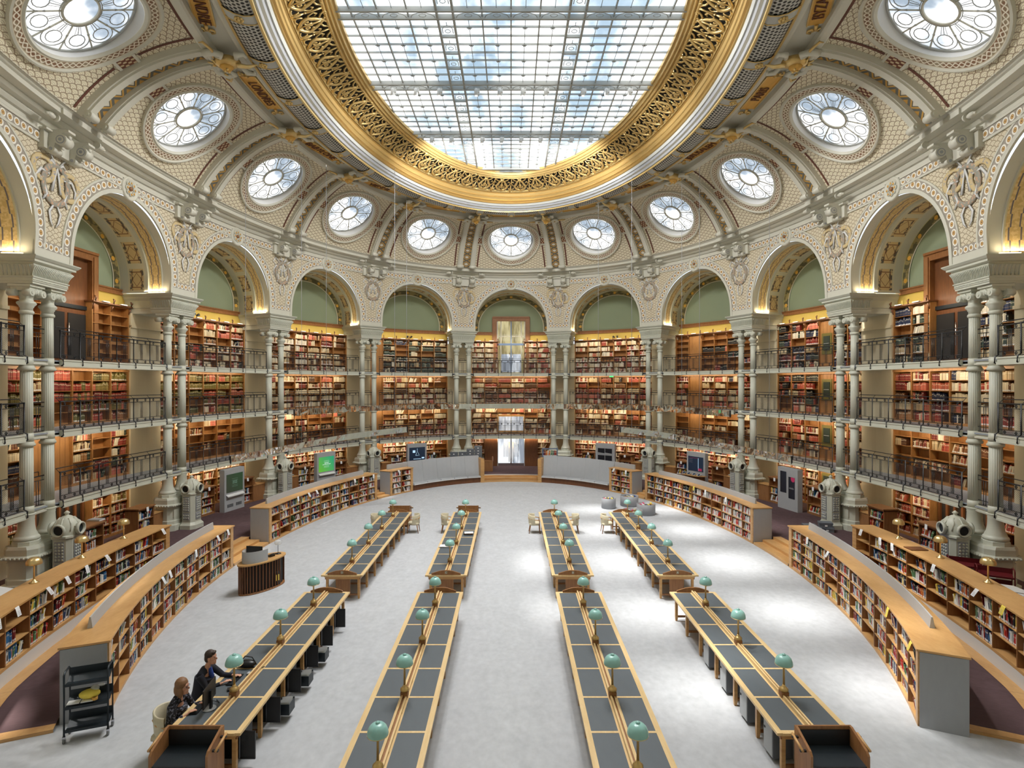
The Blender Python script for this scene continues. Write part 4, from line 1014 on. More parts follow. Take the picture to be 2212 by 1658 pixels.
for b in BAYS:
    M = BM(b)
    def Pb(s, t, z, M=M): return M((s, t, z))
    for lv, (z0, z1) in enumerate(LVL):
        if abs(b) == 5 and False: pass
        root = root_at('wall_bookcase', b, TF, z0, 'tall oak bookcase on the %s of %s' % (LN[lv], bayname(b)), 'bookcase', 'oak bookcases lining the walls')
        sk0, sk1 = SKIP.get((lv, b), (9, 9)); cols = [c for c in range(6) if not (sk0 <= c < sk1)]
        mb = MB(M); grp = []; 
        for c in cols:
            if grp and grp[-1][1] == c: grp[-1][1] = c+1
            else: grp.append([c, c+1])
        for gi_, (a, e) in enumerate(grp):
            if gi_: mb.build('frame', root); mb = MB(M)
            for c in range(a, e+1): x = -2.82+CW*c; mb.box(x-.022, x+.022, TB, TF+.02, z0, z1, 'shelf_wood')
            xa, xb = -2.82+CW*a, -2.82+CW*e
            mb.box(xa, xb, TB, TF+.02, z0, z0+.1, 'shelf_wood', nx=max(1, e-a)); mb.box(xa-.03, xb+.03, TB, TF+.04, z1-.10, z1, 'shelf_wood', nx=max(1, e-a))
            if lv == 3:
                mb.box(xa-.1, xb+.1, TB, TF+.16, z1-.06, z1, 'oak_dark', nx=max(1, e-a))
        mb.build('frame', root)
        for a, e in grp: mb = MB(M); mb.box(-2.82+CW*a, -2.82+CW*e, TB-.02, TB+.01, z0, z1, 'shelf_wood', nx=max(1, e-a)); mb.build('back_panel', root)
        if lv == 3:
            for a, e in grp:
                mb = MB(M)
                for c in range(a, e+1):
                    x = -2.82+CW*c; mb.tube([(x, TF+.14, z1-.02), (x, TF+.18, z1+.12), (x, TF+.12, z1+.2)], [.04, .05, .02], 'oak_dark', 6); mb.tube([(x, TF+.02, z1-.35), (x, TF+.1, z1-.12)], [.02, .04], 'oak_dark', 6)
                mb.build('crest', root)
                mb = MB(M)
                for c in range(a, e): x = -2.82+CW*(c+.5); mb.box(x-.17, x+.17, TF+.16, TF+.24, z1-.01, z1+.03, 'white_panel')
                mb.build('light_fitting', root)
        n = NSH[lv]; zs = [z0+.1+(z1-.16-z0)*i/n for i in range(n+1)]
        pan = PANEL.get((lv, b), []); emp = EMP.get((lv, b), .06)
        for i in range(n):
            mb = MB(M)
            for c in cols:
                if c in pan: continue
                x = -2.82+CW*c
                if i: mb.box(x+.02, x+CW-.02, TB, TF, zs[i]-.022, zs[i], 'shelf_wood')
                if i == 0 and False: pass
            if i and mb.v: mb.build('shelf', root)
            for c in cols:
                if c in pan: continue
                x = -2.82+CW*c
                if R.random() < emp: continue
                dens = 1.0 if R.random() < .72 else R.uniform(.5, .95)
                key = PALS[lv][b]
                if key in ('red', 'olive') and R.random() < .2: key = 'cream'
                if key == 'red' and R.random() < .12: key = 'dark'
                if key == 'law': pl = PAL[key]
                else: pl = PAL[key]
                if lv >= 2 and key != 'law':
                    base = R.choice(pl); pl = [base]*4+[R.choice(pl)] if R.random() < .55 else pl
                fill_shelf(Pb, x+.03, x+CW-.03, zs[i]+.001, (zs[i+1]-zs[i])*.98-.02, TF-.03, pl, dens, modern=(lv == 0 or R.random() < .3), lean=.3 if lv in (0, 1) else .06)
        if pan:
            for c in pan:
                x = -2.82+CW*c; mb = MB(M)
                mb.box(x+.02, x+CW-.02, TF-.14, TF-.08, z0+.1, z1-.12, 'shelf_wood')
                for q in range(1, 4): mb.box(x+CW*q/4-.004, x+CW*q/4+.004, TF-.081, TF-.074, z0+.1, z1-.12, 'oak_dark')
                if b == 3:
                    mb.box(x+.14, x+CW-.14, TF-.085, TF-.05, z0+.75, z0+1.85, 'olive_panel'); mb.box(x+.26, x+CW-.26, TF-.06, TF-.03, z0+.95, z0+1.7, 'glass_dark'); mb.box(x+.30, x+CW-.30, TF-.04, TF-.02, z0+1.3, z0+1.32, 'white_panel')
                mb.build('panel_door', root)
# gallery floors, fascias, railings, doors
for b in BAYS:
    M = BM(b); HS = CH/2-.0
    for gi, gz in enumerate(GZ):
        lab = '%s gallery walkway of %s' % (GN[gi], bayname(b))
        root = root_at('gallery_walkway', b, -.5, gz, lab+' with black railing', 'gallery', 'gallery walkways')
        mb = MB(M); mb.box(-HS, HS, -1.95, .10, gz-.05, gz, 'floor_grating', nx=8); mb.build('deck', root)
        mb = MB(M); mb.box(-HS+.85, HS-.85, .10, .20, gz-.18, gz+.02, 'iron_paint', nx=8); mb.box(-HS+.85, HS-.85, .20, .23, gz-.21, gz-.15, 'iron_paint', nx=8); mb.box(-HS+.85, HS-.85, .20, .225, gz-.02, gz+.03, 'iron_paint', nx=8)
        for s in (-1, 1):
            x0, x1 = sorted((s*(HS-.35), s*HS)); mb.box(x0, x1, -.04, .06, gz-.2, gz+.02, 'iron_paint')
        mb.box(-HS, HS, -1.95, .1, gz-.17, gz-.12, 'cream_paint', nx=8)
        mb.build('fascia', root)
        # railing
        
        T0 = .13; X0, X1 = -HS+.82, HS-.82; N = 6; xs = [X0+(X1-X0)*i/N for i in range(N+1)]
        def rail(x0, x1, t, z, r, mb, n=12): mb.tube([(x0+(x1-x0)*i/n, t, z) for i in range(n+1)], r, 'black_iron', 5)
        mb = MB(M); rail(X0, X1, T0, gz+1.0, .024, mb); rr = mb.build('railing', root)
        mb = MB(M); rail(X0, X1, T0-.12, gz+1.13, .016, mb)
        for x in xs: mb.tube([(x, T0-.12, gz+1.13), (x, T0, gz+1.0)], .009, 'black_iron', 4)
        mb.build('raised_handrail', rr)
        mb = MB(M)
        for z in (.06, .2, .86): rail(X0, X1, T0, gz+z, .012, mb)
        mb.build('lower_rail', rr)
        for x in xs:
            mb = MB(M); mb.tube([(x, T0+.02, gz+1.03), (x, T0+.02, gz+.1), (x, T0+.11, gz+.04), (x, T0+.12, gz-.14), (x, T0+.05, gz-.19)], .024, 'black_iron', 5); mb.build('post', rr)
        mbb = MB(M); mbr = MB(M); mbm = MB(M)
        for i in range(N):
            xa, xb = xs[i], xs[i+1]; w_ = xb-xa
            mbb = MB(M)
            for q in (-.06, 0, .06): mbb.tube([(xa+w_/2+q, T0, gz+.2), (xa+w_/2+q, T0, gz+.86)], .011, 'black_iron', 4)
            mbb.build('baluster', rr)
            for q in (.25, .75):
                for z in (.13, .93): mbr.tube([(xa+w_*q+.045*math.cos(2*PI*j/8), T0, gz+z+.045*math.sin(2*PI*j/8)) for j in range(8)], .012, 'black_iron', 4, closed=True, up=(0, 1, 0)); mbr.tube([(xa+w_*q, T0, gz+z-.06), (xa+w_*q, T0, gz+z+.06)], .009, 'black_iron', 4)
            mbm.quad([(xa, T0-.01, gz+.06), (xb, T0-.01, gz+.06), (xb, T0-.01, gz+.86), (xa, T0-.01, gz+.86)], 'wire_mesh', [(xa, 0), (xb, 0), (xb, .8), (xa, .8)])
        mbr.build('ring_ornament', rr); mbm.build('mesh_panel', rr)
for u in PIERS:                                # short railing between the two columns of a pair
    for gi, gz in enumerate(GZ):
        lab = 'short railing between the columns at %s, %s gallery' % (piername(u).replace(' of the glass doors', ' of the doors'), GN[gi])
        def mk(mw, label):
            o_ = empty('short_railing', mw=mw, label=label, cat='railing', group='short railings between paired columns')
            mb = MB(); 
            for z in (.06, .2, .86, 1.0): mb.tube([(-.3, 0, z), (.3, 0, z)], .02 if z == 1.0 else .012, 'black_iron', 4)
            mb.tube([(-.2, .1, 1.0), (-.2, .1, 1.13), (.2, .1, 1.13), (.2, .1, 1.0)], .012, 'black_iron', 4); mb.build('rails', o_)
            mb = MB()
            for q in (-.05, .05): mb.tube([(q, 0, .06), (q, 0, .86)], .012, 'black_iron', 4)
            mb.build('baluster', o_); return o_
        put('srail', mk, fr(u, .0, gz), lab)
# doors: tall framed openings of the top gallery
for b in (0, -4, 4):
    M = BM(b); side = {0: 'glazed', -4: 'dark', 4: 'dark'}[b]
    root = root_at('door_%d' % {0: 1, -4: 2, 4: 3}[b], b, TF, 7.6, None, None, kind='structure')
    mb = MB(M)
    for s in (-1, 1):
        x0, x1 = sorted((s*1.02, s*1.34)); mb.box(x0, x1, -1.9, -1.66, 7.6, 12.12, 'lunette_wood'); x0, x1 = sorted((s*1.08, s*1.26)); mb.box(x0, x1, -1.9, -1.62, 7.6, 12.0, 'oak_mid')
    mb.box(-1.34, 1.34, -1.9, -1.66, 11.84, 12.16, 'lunette_wood', nx=2); mb.box(-1.3, 1.3, -1.9, -1.60, 12.1, 12.2, 'lunette_wood', nx=2); mb.build('door_frame', root)
    mb = MB(M)
    if b == 0:
        mb.box(-1.02, 1.02, -1.86, -1.84, 7.6, 11.84, 'blind_glass', nx=2); mb.build('glass', root)
        mb = MB(M); mb.box(-.70, .70, -1.83, -1.80, 7.75, 9.2, 'door_glass', nx=2); mb.build('lower_glass', root)
        mb = MB(M)
        for x in (-.98, -.72, 0, .72, .98): mb.box(x-.035, x+.035, -1.84, -1.76, 7.6, 11.84, 'blue_steel' if x == 0 else 'cream_paint')
        mb.box(-1.02, 1.02, -1.84, -1.74, 9.9, 10.06, 'blue_steel', nx=2); mb.box(-1.02, 1.02, -1.84, -1.77, 10.6, 10.66, 'cream_paint', nx=2); mb.build('glazing_bar', root)
        for s in (-1, 1):
            mb = MB(M); mb.tube([(s*.1, -1.72, 8.4), (s*.1, -1.72, 9.3)], .025, 'chrome', 6); mb.build('door_handle', root)
    else:
        mb.box(-1.02, 1.02, -1.93, -1.86, 7.6, 11.84, 'oak_dark', nx=2)
        for s in (-1, 1): mb.box(min(s*.08, s*.9), max(s*.08, s*.9), -1.87, -1.83, 7.8, 9.6, 'dark_gap')
        mb.box(-1.02, 1.02, -1.9, -1.80, 9.8, 9.95, 'dark_metal', nx=2); mb.build('door_leaf', root)
        mb = MB(M); mb.tube([(.06, -1.78, 8.3), (.06, -1.78, 9.2)], .02, 'chrome', 6); mb.build('door_handle', root)
# ground floor doors of the central bay, window of the lowest gallery above them
M = BM(0)
root = root_at('door_4', 0, TF, ZR, None, None, kind='structure')
mb = MB(M)
for s in (-1, 1):
    x0, x1 = sorted((s*.98, s*1.9)); mb.box(x0, x1, -1.95, -1.2, ZR, 2.6, 'oak_dark')
    x0, x1 = sorted((s*.94, s*.99)); mb.box(x0, x1, -1.9, -1.18, ZR, 2.6, 'grey_panel')
mb.build('vestibule', root)
for s in (-1, 1):
    mb = MB(M); x0, x1 = sorted((s*.03, s*.94)); mb.box(x0, x1, -1.42, -1.40, ZR+.2, 2.6, 'door_glass'); mb.build('glass', root)
    mb = MB(M); mb.box(x0, x1, -1.44, -1.38, ZR, ZR+.2, 'chrome'); mb.box(s*.03-.02, s*.03+.02, -1.44, -1.36, ZR, 2.6, 'chrome')
    for x in (.25, .36, .5): mb.tube([(s*x, -1.34, 1.0), (s*x, -1.34, 2.45)], .018, 'white_panel', 6)
    mb.build('door_frame', root)
    mb = MB(M); mb.tube([(s*.14, -1.33, .6), (s*.14, -1.33, 2.2)], .025, 'brass_dark', 6); mb.build('door_handle', root)
root = root_at('window_1', 0, TF, 3.4, None, None, kind='structure')
mb = MB(M); mb.box(-.98, .98, -1.62, -1.54, 2.95, 4.35, 'oak', nx=2); mb.build('window_frame', root)
mb = MB(M); mb.box(-.88, .88, -1.54, -1.52, 3.08, 4.2, 'door_glass', nx=2); mb.build('glass', root)
mb = MB(M)
for x in (-.88, 0, .88): mb.box(x-.03, x+.03, -1.54, -1.50, 3.08, 4.2, 'white_panel')
for x in (-.66, -.44, -.22, .22, .44, .66): mb.box(x-.008, x+.008, -1.53, -1.51, 3.08, 4.2, 'mid_grey_panel')
mb.build('glazing_bar', root)
for b, x0, x1 in ((-4, -1.88, .94), (4, -.94, 1.88)):          # dark passages of the ground floor
    M = BM(b); mb = MB(M); mb.box(x0, x1, -1.95, -1.9, ZR, 2.6, 'dark_gap', nx=3)
    for i in range(8): x = x0+(x1-x0)*(i+.5)/8; mb.box(x-.05, x+.05, -1.9, -1.82, ZR, 2.6, 'oak_dark')
    o = mb.build('door_%d' % (5 if b < 0 else 6)); o['kind'] = 'structure'
# shelf lighting: a warm strip under every gallery deck, in front of the shelves
for b in BAYS:
    for lv, (z0, z1) in enumerate(LVL):
        l = bpy.data.lights.new('shelf_light', 'AREA'); l.shape = 'RECTANGLE'; l.size = 5.4; l.size_y = .06; l.energy = SHELF_W*(1.5 if lv == 0 else 1.25 if lv == 1 else 1.0); l.color = (1, .82, .58)
        o = bpy.data.objects.new('shelf_light', l); COL.objects.link(o)
        m = fr(b, TF+.62, z1-.04 if lv < 3 else z1+.10); d = Vector((m[0][1], m[1][1], 0)); Xv = Vector((m[0][0], m[1][0], 0))
        Z = (-d*.78+Vector((0, 0, .62))).normalized(); Y = Z.cross(Xv)
        o.matrix_world = Matrix(((Xv.x, Y.x, Z.x, m[0][3]), (Xv.y, Y.y, Z.y, m[1][3]), (Xv.z, Y.z, Z.z, m[2][3]), (0, 0, 0, 1)))
# warm strips on the entablature blocks washing the vaults
for u in PIERS:
    for s in (-1, 1):
        l = bpy.data.lights.new('vault_light', 'AREA'); l.shape = 'RECTANGLE'; l.size = .9; l.size_y = .05; l.energy = VAULT_W; l.color = (1, .80, .5)
        o = bpy.data.objects.new('vault_light', l); COL.objects.link(o); m = fr(u, -.2, 10.86); X = Vector((m[0][0], m[1][0], 0)); c = Vector((m[0][3], m[1][3], 10.86))+X*s*1.06
        Yv = Vector((m[0][1], m[1][1], 0)); Z = Vector((0, 0, -1)); Xx = Yv; Yy = Z.cross(Xx)
        o.matrix_world = Matrix(((Xx.x, Yy.x, Z.x, c.x), (Xx.y, Yy.y, Z.y, c.y), (Xx.z, Yy.z, Z.z, c.z), (0, 0, 0, 1)))
# ================================================================ furniture
def col_frame(fn, a0, a1, off):              # rigid frame of one bookcase column: X along the front, Y outward
    p0, p1 = Vector(fn(a0, off, 0)), Vector(fn(a1, off, 0)); X = (p1-p0); w_ = X.length; X.normalize(); c = (p0+p1)/2
    o = Vector(fn((a0+a1)/2, off+1, 0)); Y = Vector((-X.y, X.x, 0)); Y = -Y if Y.dot(o-c) < 0 else Y
    return Matrix(((X.x, Y.x, 0, c.x), (X.y, Y.y, 0, c.y), (0, 0, 1, 0), (0, 0, 0, 1))), w_
NEAR = []                                     # candidates for single books
def curved_case(name, label, fn, a0, a1, n, z0, z1, nsh, depth, group, pal, dens, fence=None, riser=None, endm='mid_grey_panel', posn='', dfront=.34, notes=.55, empt=.06):
    mid = fn((a0+a1)/2, 0, 0); root = empty(name, (mid[0], mid[1], z0), label, 'bookcase', group, absolute=True)
    ts = [a0+(a1-a0)*i/n for i in range(n+1)]
    def G(off0, off1, za, zb, m, mb, ex=0.0):
        sg = 1 if a1 > a0 else -1; tt = list(ts); tt[0] -= sg*ex; tt[-1] += sg*ex
        mb.grid([[fn(t, off0, za), fn(t, off1, za), fn(t, off1, zb), fn(t, off0, zb)] for t in tt], m, sm=False, closed=True, caps=True)
    mb = MB(); G(0, .33, z0, z0+.07, 'oak', mb); G(dfront, depth-.02, z0, z1-.04, 'oak_mid', mb); mb.build('carcass', root)
    mb = MB(); G(-.03, depth, z1-.04, z1, 'oak', mb, ex=.15); mb.build('worktop', root)
    if riser: mb = MB(); G(.0, depth, riser, z0, 'white_panel', mb); mb.build('plinth', root)
    for i, t in enumerate(ts):
        mb = MB(); w_ = .18 if abs(ts[1]-ts[0]) > .5 else .1; e = .7 if i in (0, n) else .12
        p = t+(0 if i not in (0, n) else (e*.5 if (i == 0) == (a1 > a0) else -e*.5))
        mb.grid([[fn(p-e/2, 0, z) , fn(p+e/2, 0, z), fn(p+e/2, dfront, z), fn(p-e/2, dfront, z)] for z in (z0, z1-.04)], 'oak_mid' if i not in (0, n) else 'oak', sm=False, closed=True, caps=True)
        mb.build('upright', root)
    for j in range(1, nsh):
        mb = MB(); z = z0+.07+(z1-.04-z0-.07)*j/nsh; G(.01, dfront, z-.02, z, 'oak', mb); mb.build('shelf', root)
    for t, s in ((a0, -1), (a1, 1)):
        sg = s*(1 if a1 > a0 else -1); mb = MB()
        mb.grid([[fn(t+sg*.02, .03, z), fn(t+sg*.02, depth-.03, z), fn(t+sg*.12, depth-.03, z), fn(t+sg*.12, .03, z)] for z in ((z0 if not riser else riser)+.0, z1-.05)], endm, sm=False, closed=True, caps=True); mb.build('end_panel', root)
    if fence:
        mb = MB(); f0, f1, off = fence; tt = [f0+(f1-f0)*i/24 for i in range(25)]
        mb.grid([[fn(t, off, z1-.002), fn(t, off+.10, z1-.002), fn(t, off+.06, z1+.24), fn(t, off+.03, z1+.24)] for t in tt], 'grey_panel', sm=False, closed=True, caps=True); mb.build('divider', root)
    for i in range(n):
        T, w_ = col_frame(fn, ts[i], ts[i+1], 0); hz = (z1-.04-z0-.07)/nsh
        left_first = T.col[0].xyz.dot(Vector((1, 0, 0))) > 0
        for j in range(nsh):
            if R.random() < empt: continue
            z = z0+.07+hz*j+.001
            def P(s, t, zz, T=T): v = T @ Vector((s, -t, zz)); return (v.x, v.y, v.z)
            pl = PAL[pal] if not callable(pal) else pal(i, j)
            def cb(pts, col, idx, hh, ww, i=i, j=j, T=T):
                c = sum((Vector(p) for p in pts), Vector())/8
                NEAR.append(((c-Vector(CAM)).length, pts, col, dict(i=i, j=j, idx=idx, pos=posn, n=nsh)))
            fill_shelf(P, -w_/2+.03, w_/2-.03, z, hz-.03, -.03-R.uniform(0, .03), pl, dens if R.random() < .6 else dens*R.uniform(.55, 1), modern=True, lean=.35, cb=cb, wmin=.014, wmax=.045)
        if notes and R.random() < notes:
            nt = MB(); x = R.uniform(-.2, .2); tl = R.uniform(-.12, .12)
            ym = 'paper' if R.random() > .06 else 'yellow_note'
            nt.grid([[(x-.075, -.045, z1+.003), (x+.075, -.045, z1+.003)], [(x-.075+tl*.1, -.060, z1-.02), (x+.075+tl*.1, -.060, z1-.02)], [(x-.075+tl, -.11, z1-.20), (x+.075+tl, -.11, z1-.20)]], ym, sm=False)
            for q in range(3): nt.quad([(x-.04+tl*.5, -.088-.012*q, z1-.09-.03*q), (x+.04+tl*.5, -.088-.012*q, z1-.09-.03*q), (x+.04+tl*.5, -.091-.012*q, z1-.096-.03*q), (x-.04+tl*.5, -.091-.012*q, z1-.096-.03*q)], 'mid_grey_panel')
            o = nt.build('paper_notice', mw=T); tag(o, '%s notice hanging on the %s column of %s' % ('white paper' if ym == 'paper' else 'yellow paper', ORD[i+1], posn), 'notice', 'paper notices on the low bookcases')
    return root
def FI(ph, off, z): return F(ph, off, z)
def FOuter(ph, off, z):
    base = 1.7+(abs(ph)-97)/28*.62
    return F(ph, base+off, z)
def magpal(i, j): return PAL['white'] if i >= 5 else PAL['modern']
for s in (-1, 1):
    sd = 'right' if s > 0 else 'left'
    n_ = 'the %s near curved bookcase' % sd
    curved_case('curved_bookcase', 'low curved oak bookcase nearest the camera on the %s of the grey carpet' % sd, FI, s*(127 if s < 0 else 128.6), s*93.4, 11, 0.0, 1.54, 4, .85, 'curved bookcases around the carpet', 'modern', .96, fence=(s*124, s*95, .48), posn=n_)
    n_ = 'the %s middle curved bookcase' % sd
    curved_case('curved_bookcase', 'low curved oak bookcase in the middle of the %s carpet edge' % sd, FI, s*49.6, s*83.4, 11, 0.0, 1.54, 4, .85, 'curved bookcases around the carpet', magpal if s > 0 else 'modern', .95 if s > 0 else .85, fence=(s*52, s*81, .48), posn=n_)
    n_ = 'the %s short bookcase' % sd
    curved_case('curved_bookcase', 'short two column oak bookcase at the outer end of the %s bench' % sd, FI, s*37.0, s*45.0, 2, 0.0, 1.50, 4, .85, 'curved bookcases around the carpet', 'white' if s < 0 else 'modern', .8, posn=n_)
    n_ = 'the %s raised bookcase' % sd
    curved_case('curved_bookcase', 'long curved oak bookcase with brass lamps on the raised floor at %s' % sd, FOuter, s*134, s*97, 12, .62, 1.86, 3, .72, 'curved bookcases around the carpet', 'modern', .85, riser=ZR, endm='oak_mid', posn=n_, notes=.7, empt=.14)
    # bench
    root = empty('curved_bench', F(s*23, .4), 'long curved grey upholstered bench left of the steps' if s < 0 else 'long curved grey upholstered bench right of the steps', 'bench', 'curved benches at the far end', absolute=True)
    a0, a1 = 11.6, 36.6; n = 5
    def arc(off, z, a, b, k=4): return [F(s*(a+(b-a)*i/k), off, z) for i in range(k+1)]
    mb = MB()
    aa = [a0+(a1-a0)*i/15 for i in range(16)]
    mb.grid([[F(s*a, .06, 0), F(s*a, .9, 0), F(s*a, .9, .36), F(s*a, .06, .36)] for a in aa], 'oak_dark', sm=False, closed=True, caps=True); mb.build('base', root)
    mb = MB(); mb.grid([[F(s*a, -.06, .36), F(s*a, .9, .36), F(s*a, .9, .39), F(s*a, -.06, .39)] for a in aa], 'white_panel', sm=False, closed=True, caps=True); mb.build('seat_board', root)
    for i in range(n):
        u0, u1 = a0+(a1-a0)*(i+.02)/n, a0+(a1-a0)*(i+.98)/n; k = [u0+(u1-u0)*q/3 for q in range(4)]
        mb = MB(); mb.grid([[F(s*a, -.02, .39), F(s*a, .45, .39), F(s*a, .45, .46), F(s*a, .02, .46)] for a in k], 'grey_panel', sm=False, closed=True, caps=True); mb.build('seat_cushion', root)
        mb = MB(); mb.grid([[F(s*a, .40, .46), F(s*a, .55, .46), F(s*a, .72, 1.80), F(s*a, .62, 1.80)] for a in [a0+(a1-a0)*(i+.003)/n+((a1-a0)*.994/n)*q/3 for q in range(4)]], 'grey_panel', sm=False, closed=True, caps=True); mb.build('back_cushion', root)
    mb = MB(); mb.grid([[F(s*a, .62, 1.50), F(s*a, .72, 1.50), F(s*a, .70, 1.80), F(s*a, .64, 1.80)] for a in (36.6, 39, 41, 43.4)], 'grey_panel', sm=False, closed=True, caps=True); mb.build('end_screen', root)
    mb = MB(); mb.grid([[F(s*a, -.12, z), F(s*a, .9, z)] for z in (0,) for a in ()]) if False else None
    T, w_ = col_frame(FI, s*10.5, s*11.6, -.05); mb.box(-.13, .13, 0, 1.0, 0, 1.62, 'oak', T=T); mb.build('end_post', root)
# brass lamps on the raised bookcases
def mk_brass(mw, label):
    root = empty('brass_lamp', mw=mw, label=label, cat='lamp', group='brass lamps on the raised bookcases')
    mb = MB(); mb.lathe([(.10, 0), (.10, .02), (.06, .035), (.035, .07), (.025, .09)], 'brass', 20); mb.build('base', root)
    mb = MB(); mb.lathe([(.018, .08), (.018, .46), (.03, .48), (.02, .50)], 'brass', 12); mb.build('pole', root)
    mb = MB(); mb.lathe([(.165, .46), (.17, .49), (.16, .55), (.125, .60), (.07, .63), (.0, .64)], 'brass', 28, caps=False); mb.lathe([(.16, .465), (.155, .54), (.1, .60), (.0, .62)], 'gold_light', 20, caps=False); mb.build('shade', root)
    mb = MB()
    for a in (0, 2.1, 4.2): mb.tube([(.02*math.cos(a), .02*math.sin(a), .42), (.15*math.cos(a), .15*math.sin(a), .48)], .006, 'brass', 4)
    mb.build('shade_carrier', root); return root
for s in (-1, 1):
    for i, ph in enumerate((127.5, 121.0, 115.0, 108.6, 102.3)):
        if i == 0: continue
        p = FOuter(s*ph, .48, 1.86); put('brass', mk_brass, Matrix.Translation(p), 'round brass lamp on the %s raised bookcase, %s from the camera end' % ('left' if s < 0 else 'right', ORD[i]))
# ---- reading tables
def mk_table(x, yf, n, label, letter=None, skip_near_head=False, chamfer=False):
    PW = 1.11; yn = yf-n*PW; root = empty('reading_table', (x, (yf+yn)/2, 0), label, 'table', 'long reading tables', absolute=True)
    mb = MB(); H = .66
    z0, z1 = .735, .78; e = .10
    mb.box(x-H, x-H+e, yn-.04, yf+.04, z0, z1, 'oak_light'); mb.box(x+H-e, x+H, yn-.04, yf+.04, z0, z1, 'oak_light'); mb.box(x-.09, x+.09, yn-.04, yf+.04, z0, z1, 'oak_light')
    for i in range(n+1):
        y = yf-PW*i; w_ = .028 if 0 < i < n else .05; mb.box(x-H+e, x+H-e, y-w_, y+w_, z0, z1-.001, 'oak_light')
    mb.box(x-H+.02, x+H-.02, yn, yf, z0-.01, z0+.01, 'oak_mid'); mb.build('tabletop', root)
    for i in range(n):
        for s in (-1, 1):
            mb = MB(); xa, xb = sorted((x+s*.09, x+s*(H-e))); mb.box(xa, xb, yf-PW*(i+1)+.028, yf-PW*i-.028, z0+.01, z1-.004, 'leather'); mb.build('desk_pad', root)
    mb = MB(); mb.box(x-.055, x-.02, yn+.05, yf-.05, z1, z1+.07, 'oak_light'); mb.box(x+.02, x+.055, yn+.05, yf-.05, z1, z1+.05, 'oak_light'); mb.box(x-.02, x+.02, yn+.05, yf-.05, z1, z1+.03, 'oak_mid')
    for i in range(n): mb.box(x+.057, x+.062, yf-PW*(i+.5)-.03, yf-PW*(i+.5)+.03, z1+.012, z1+.036, 'brass')
    mb.build('centre_rail', root)
    mb = MB(); mb.box(x-.56, x-.53, yn+.05, yf-.05, .62, z0, 'oak_mid'); mb.box(x+.53, x+.56, yn+.05, yf-.05, .62, z0, 'oak_mid')
    for y in (yn+.06, yf-.06): mb.prism([(x-.62, z0), (x+.62, z0), (x+.50, z0-.11), (x-.50, z0-.11)], y-.02, y+.02, 'oak')
    mb.build('apron', root)
    for i in range(n+1):
        y = min(max(yf-PW*i, yn+.10), yf-.10)
        for s in (-1, 1):
            mb = MB(); cx = x+s*.50; mb.grid([[(cx-h, y-h, z), (cx+h, y-h, z), (cx+h, y+h, z), (cx-h, y+h, z)] for h, z in ((.026, 0), (.036, .12), (.036, .72))], 'oak', sm=False, closed=True, caps=True); mb.build('leg', root)
        mb = MB(); mb.box(x-.47, x+.47, y-.02, y+.02, .10, .15, 'oak_mid'); mb.build('stretcher', root)
    for y in (yn+.12, yf-.12):
        mb = MB(); mb.box(x-.22, x+.22, y-.02, y+.02, .04, .72, 'oak_mid'); mb.build('end_panel', root)
    for k_, y in enumerate((yf+.0, yn-.0)):
        if k_ and skip_near_head: continue
        mb = MB(); mb.prism([(x-.46, z1), (x+.46, z1), (x+.46, z1+.05), (x+.2, z1+.13), (x+.08, z1+.145), (x-.08, z1+.145), (x-.2, z1+.13), (x-.46, z1+.05)], y-.02, y+.02, 'oak_mid'); hb = mb.build('headboard', root)
        if k_ and letter:
            mb = MB(); mb.box(x-.042, x+.042, y-.028, y-.02, z1+.035, z1+.12, 'letter_plate'); pl = mb.build('plaque', hb)
            add_text(letter, Matrix.Translation((x, y-.031, z1+.078))@Matrix.Rotation(PI/2, 4, 'X'), .085, 'white_panel', hb, 'lettering')
    return root
plain('letter_plate', L(150, 140, 112), .5)
def mk_lamp(mw, label):
    dz = -.09; root = empty('desk_lamp', mw=mw, label=label, cat='lamp', group='green shaded lamps on the reading tables')
    mb = MB(); mb.box(-.07, .07, -.07, .07, 0, .10, 'oak_mid'); mb.build('foot_block', root)
    mb = MB(); mb.lathe([(.075, .10), (.085, .12), (.08, .15), (.055, .17), (.035, .19), (.025, .22)], 'brass_dark', 20); mb.build('base', root)
    mb = MB(); mb.lathe([(.022, .2), (.018, .68+dz), (.025, .7+dz)], 'brass_dark', 12); mb.build('pole', root)
    mb = MB(); mb.lathe([(r_, z_+dz) for r_, z_ in ((.160, .70), (.163, .72), (.158, .76), (.135, .82), (.095, .86), (.05, .875), (.0, .88))], 'lamp_green', 32, caps=False)
    mb.lathe([(.03, .872+dz), (.036, .885+dz), (.03, .90+dz), (.0, .905+dz)], 'lamp_green', 12, caps=False); mb.lathe([(.156, .702+dz), (.152, .76+dz), (.09, .85+dz), (.0, .87+dz)], 'white_panel', 24, caps=False); mb.build('shade', root)
    mb = MB(); mb.tube([(.16*math.cos(2*PI*i/24), .16*math.sin(2*PI*i/24), .70+dz) for i in range(24)], .006, 'brass', 5, closed=True)
    for a in (0, PI/2, PI, 3*PI/2): mb.tube([(.02*math.cos(a), .02*math.sin(a), .64+dz), (.1*math.cos(a), .1*math.sin(a), .67+dz), (.16*math.cos(a), .16*math.sin(a), .70+dz)], .005, 'brass', 4)
    mb.build('shade_carrier', root); return root
XS = [-5.33, -2.05, 1.95, 5.25]; XN = ['leftmost', 'second', 'third', 'rightmost']
LT = ['D', 'C', 'B', 'A']
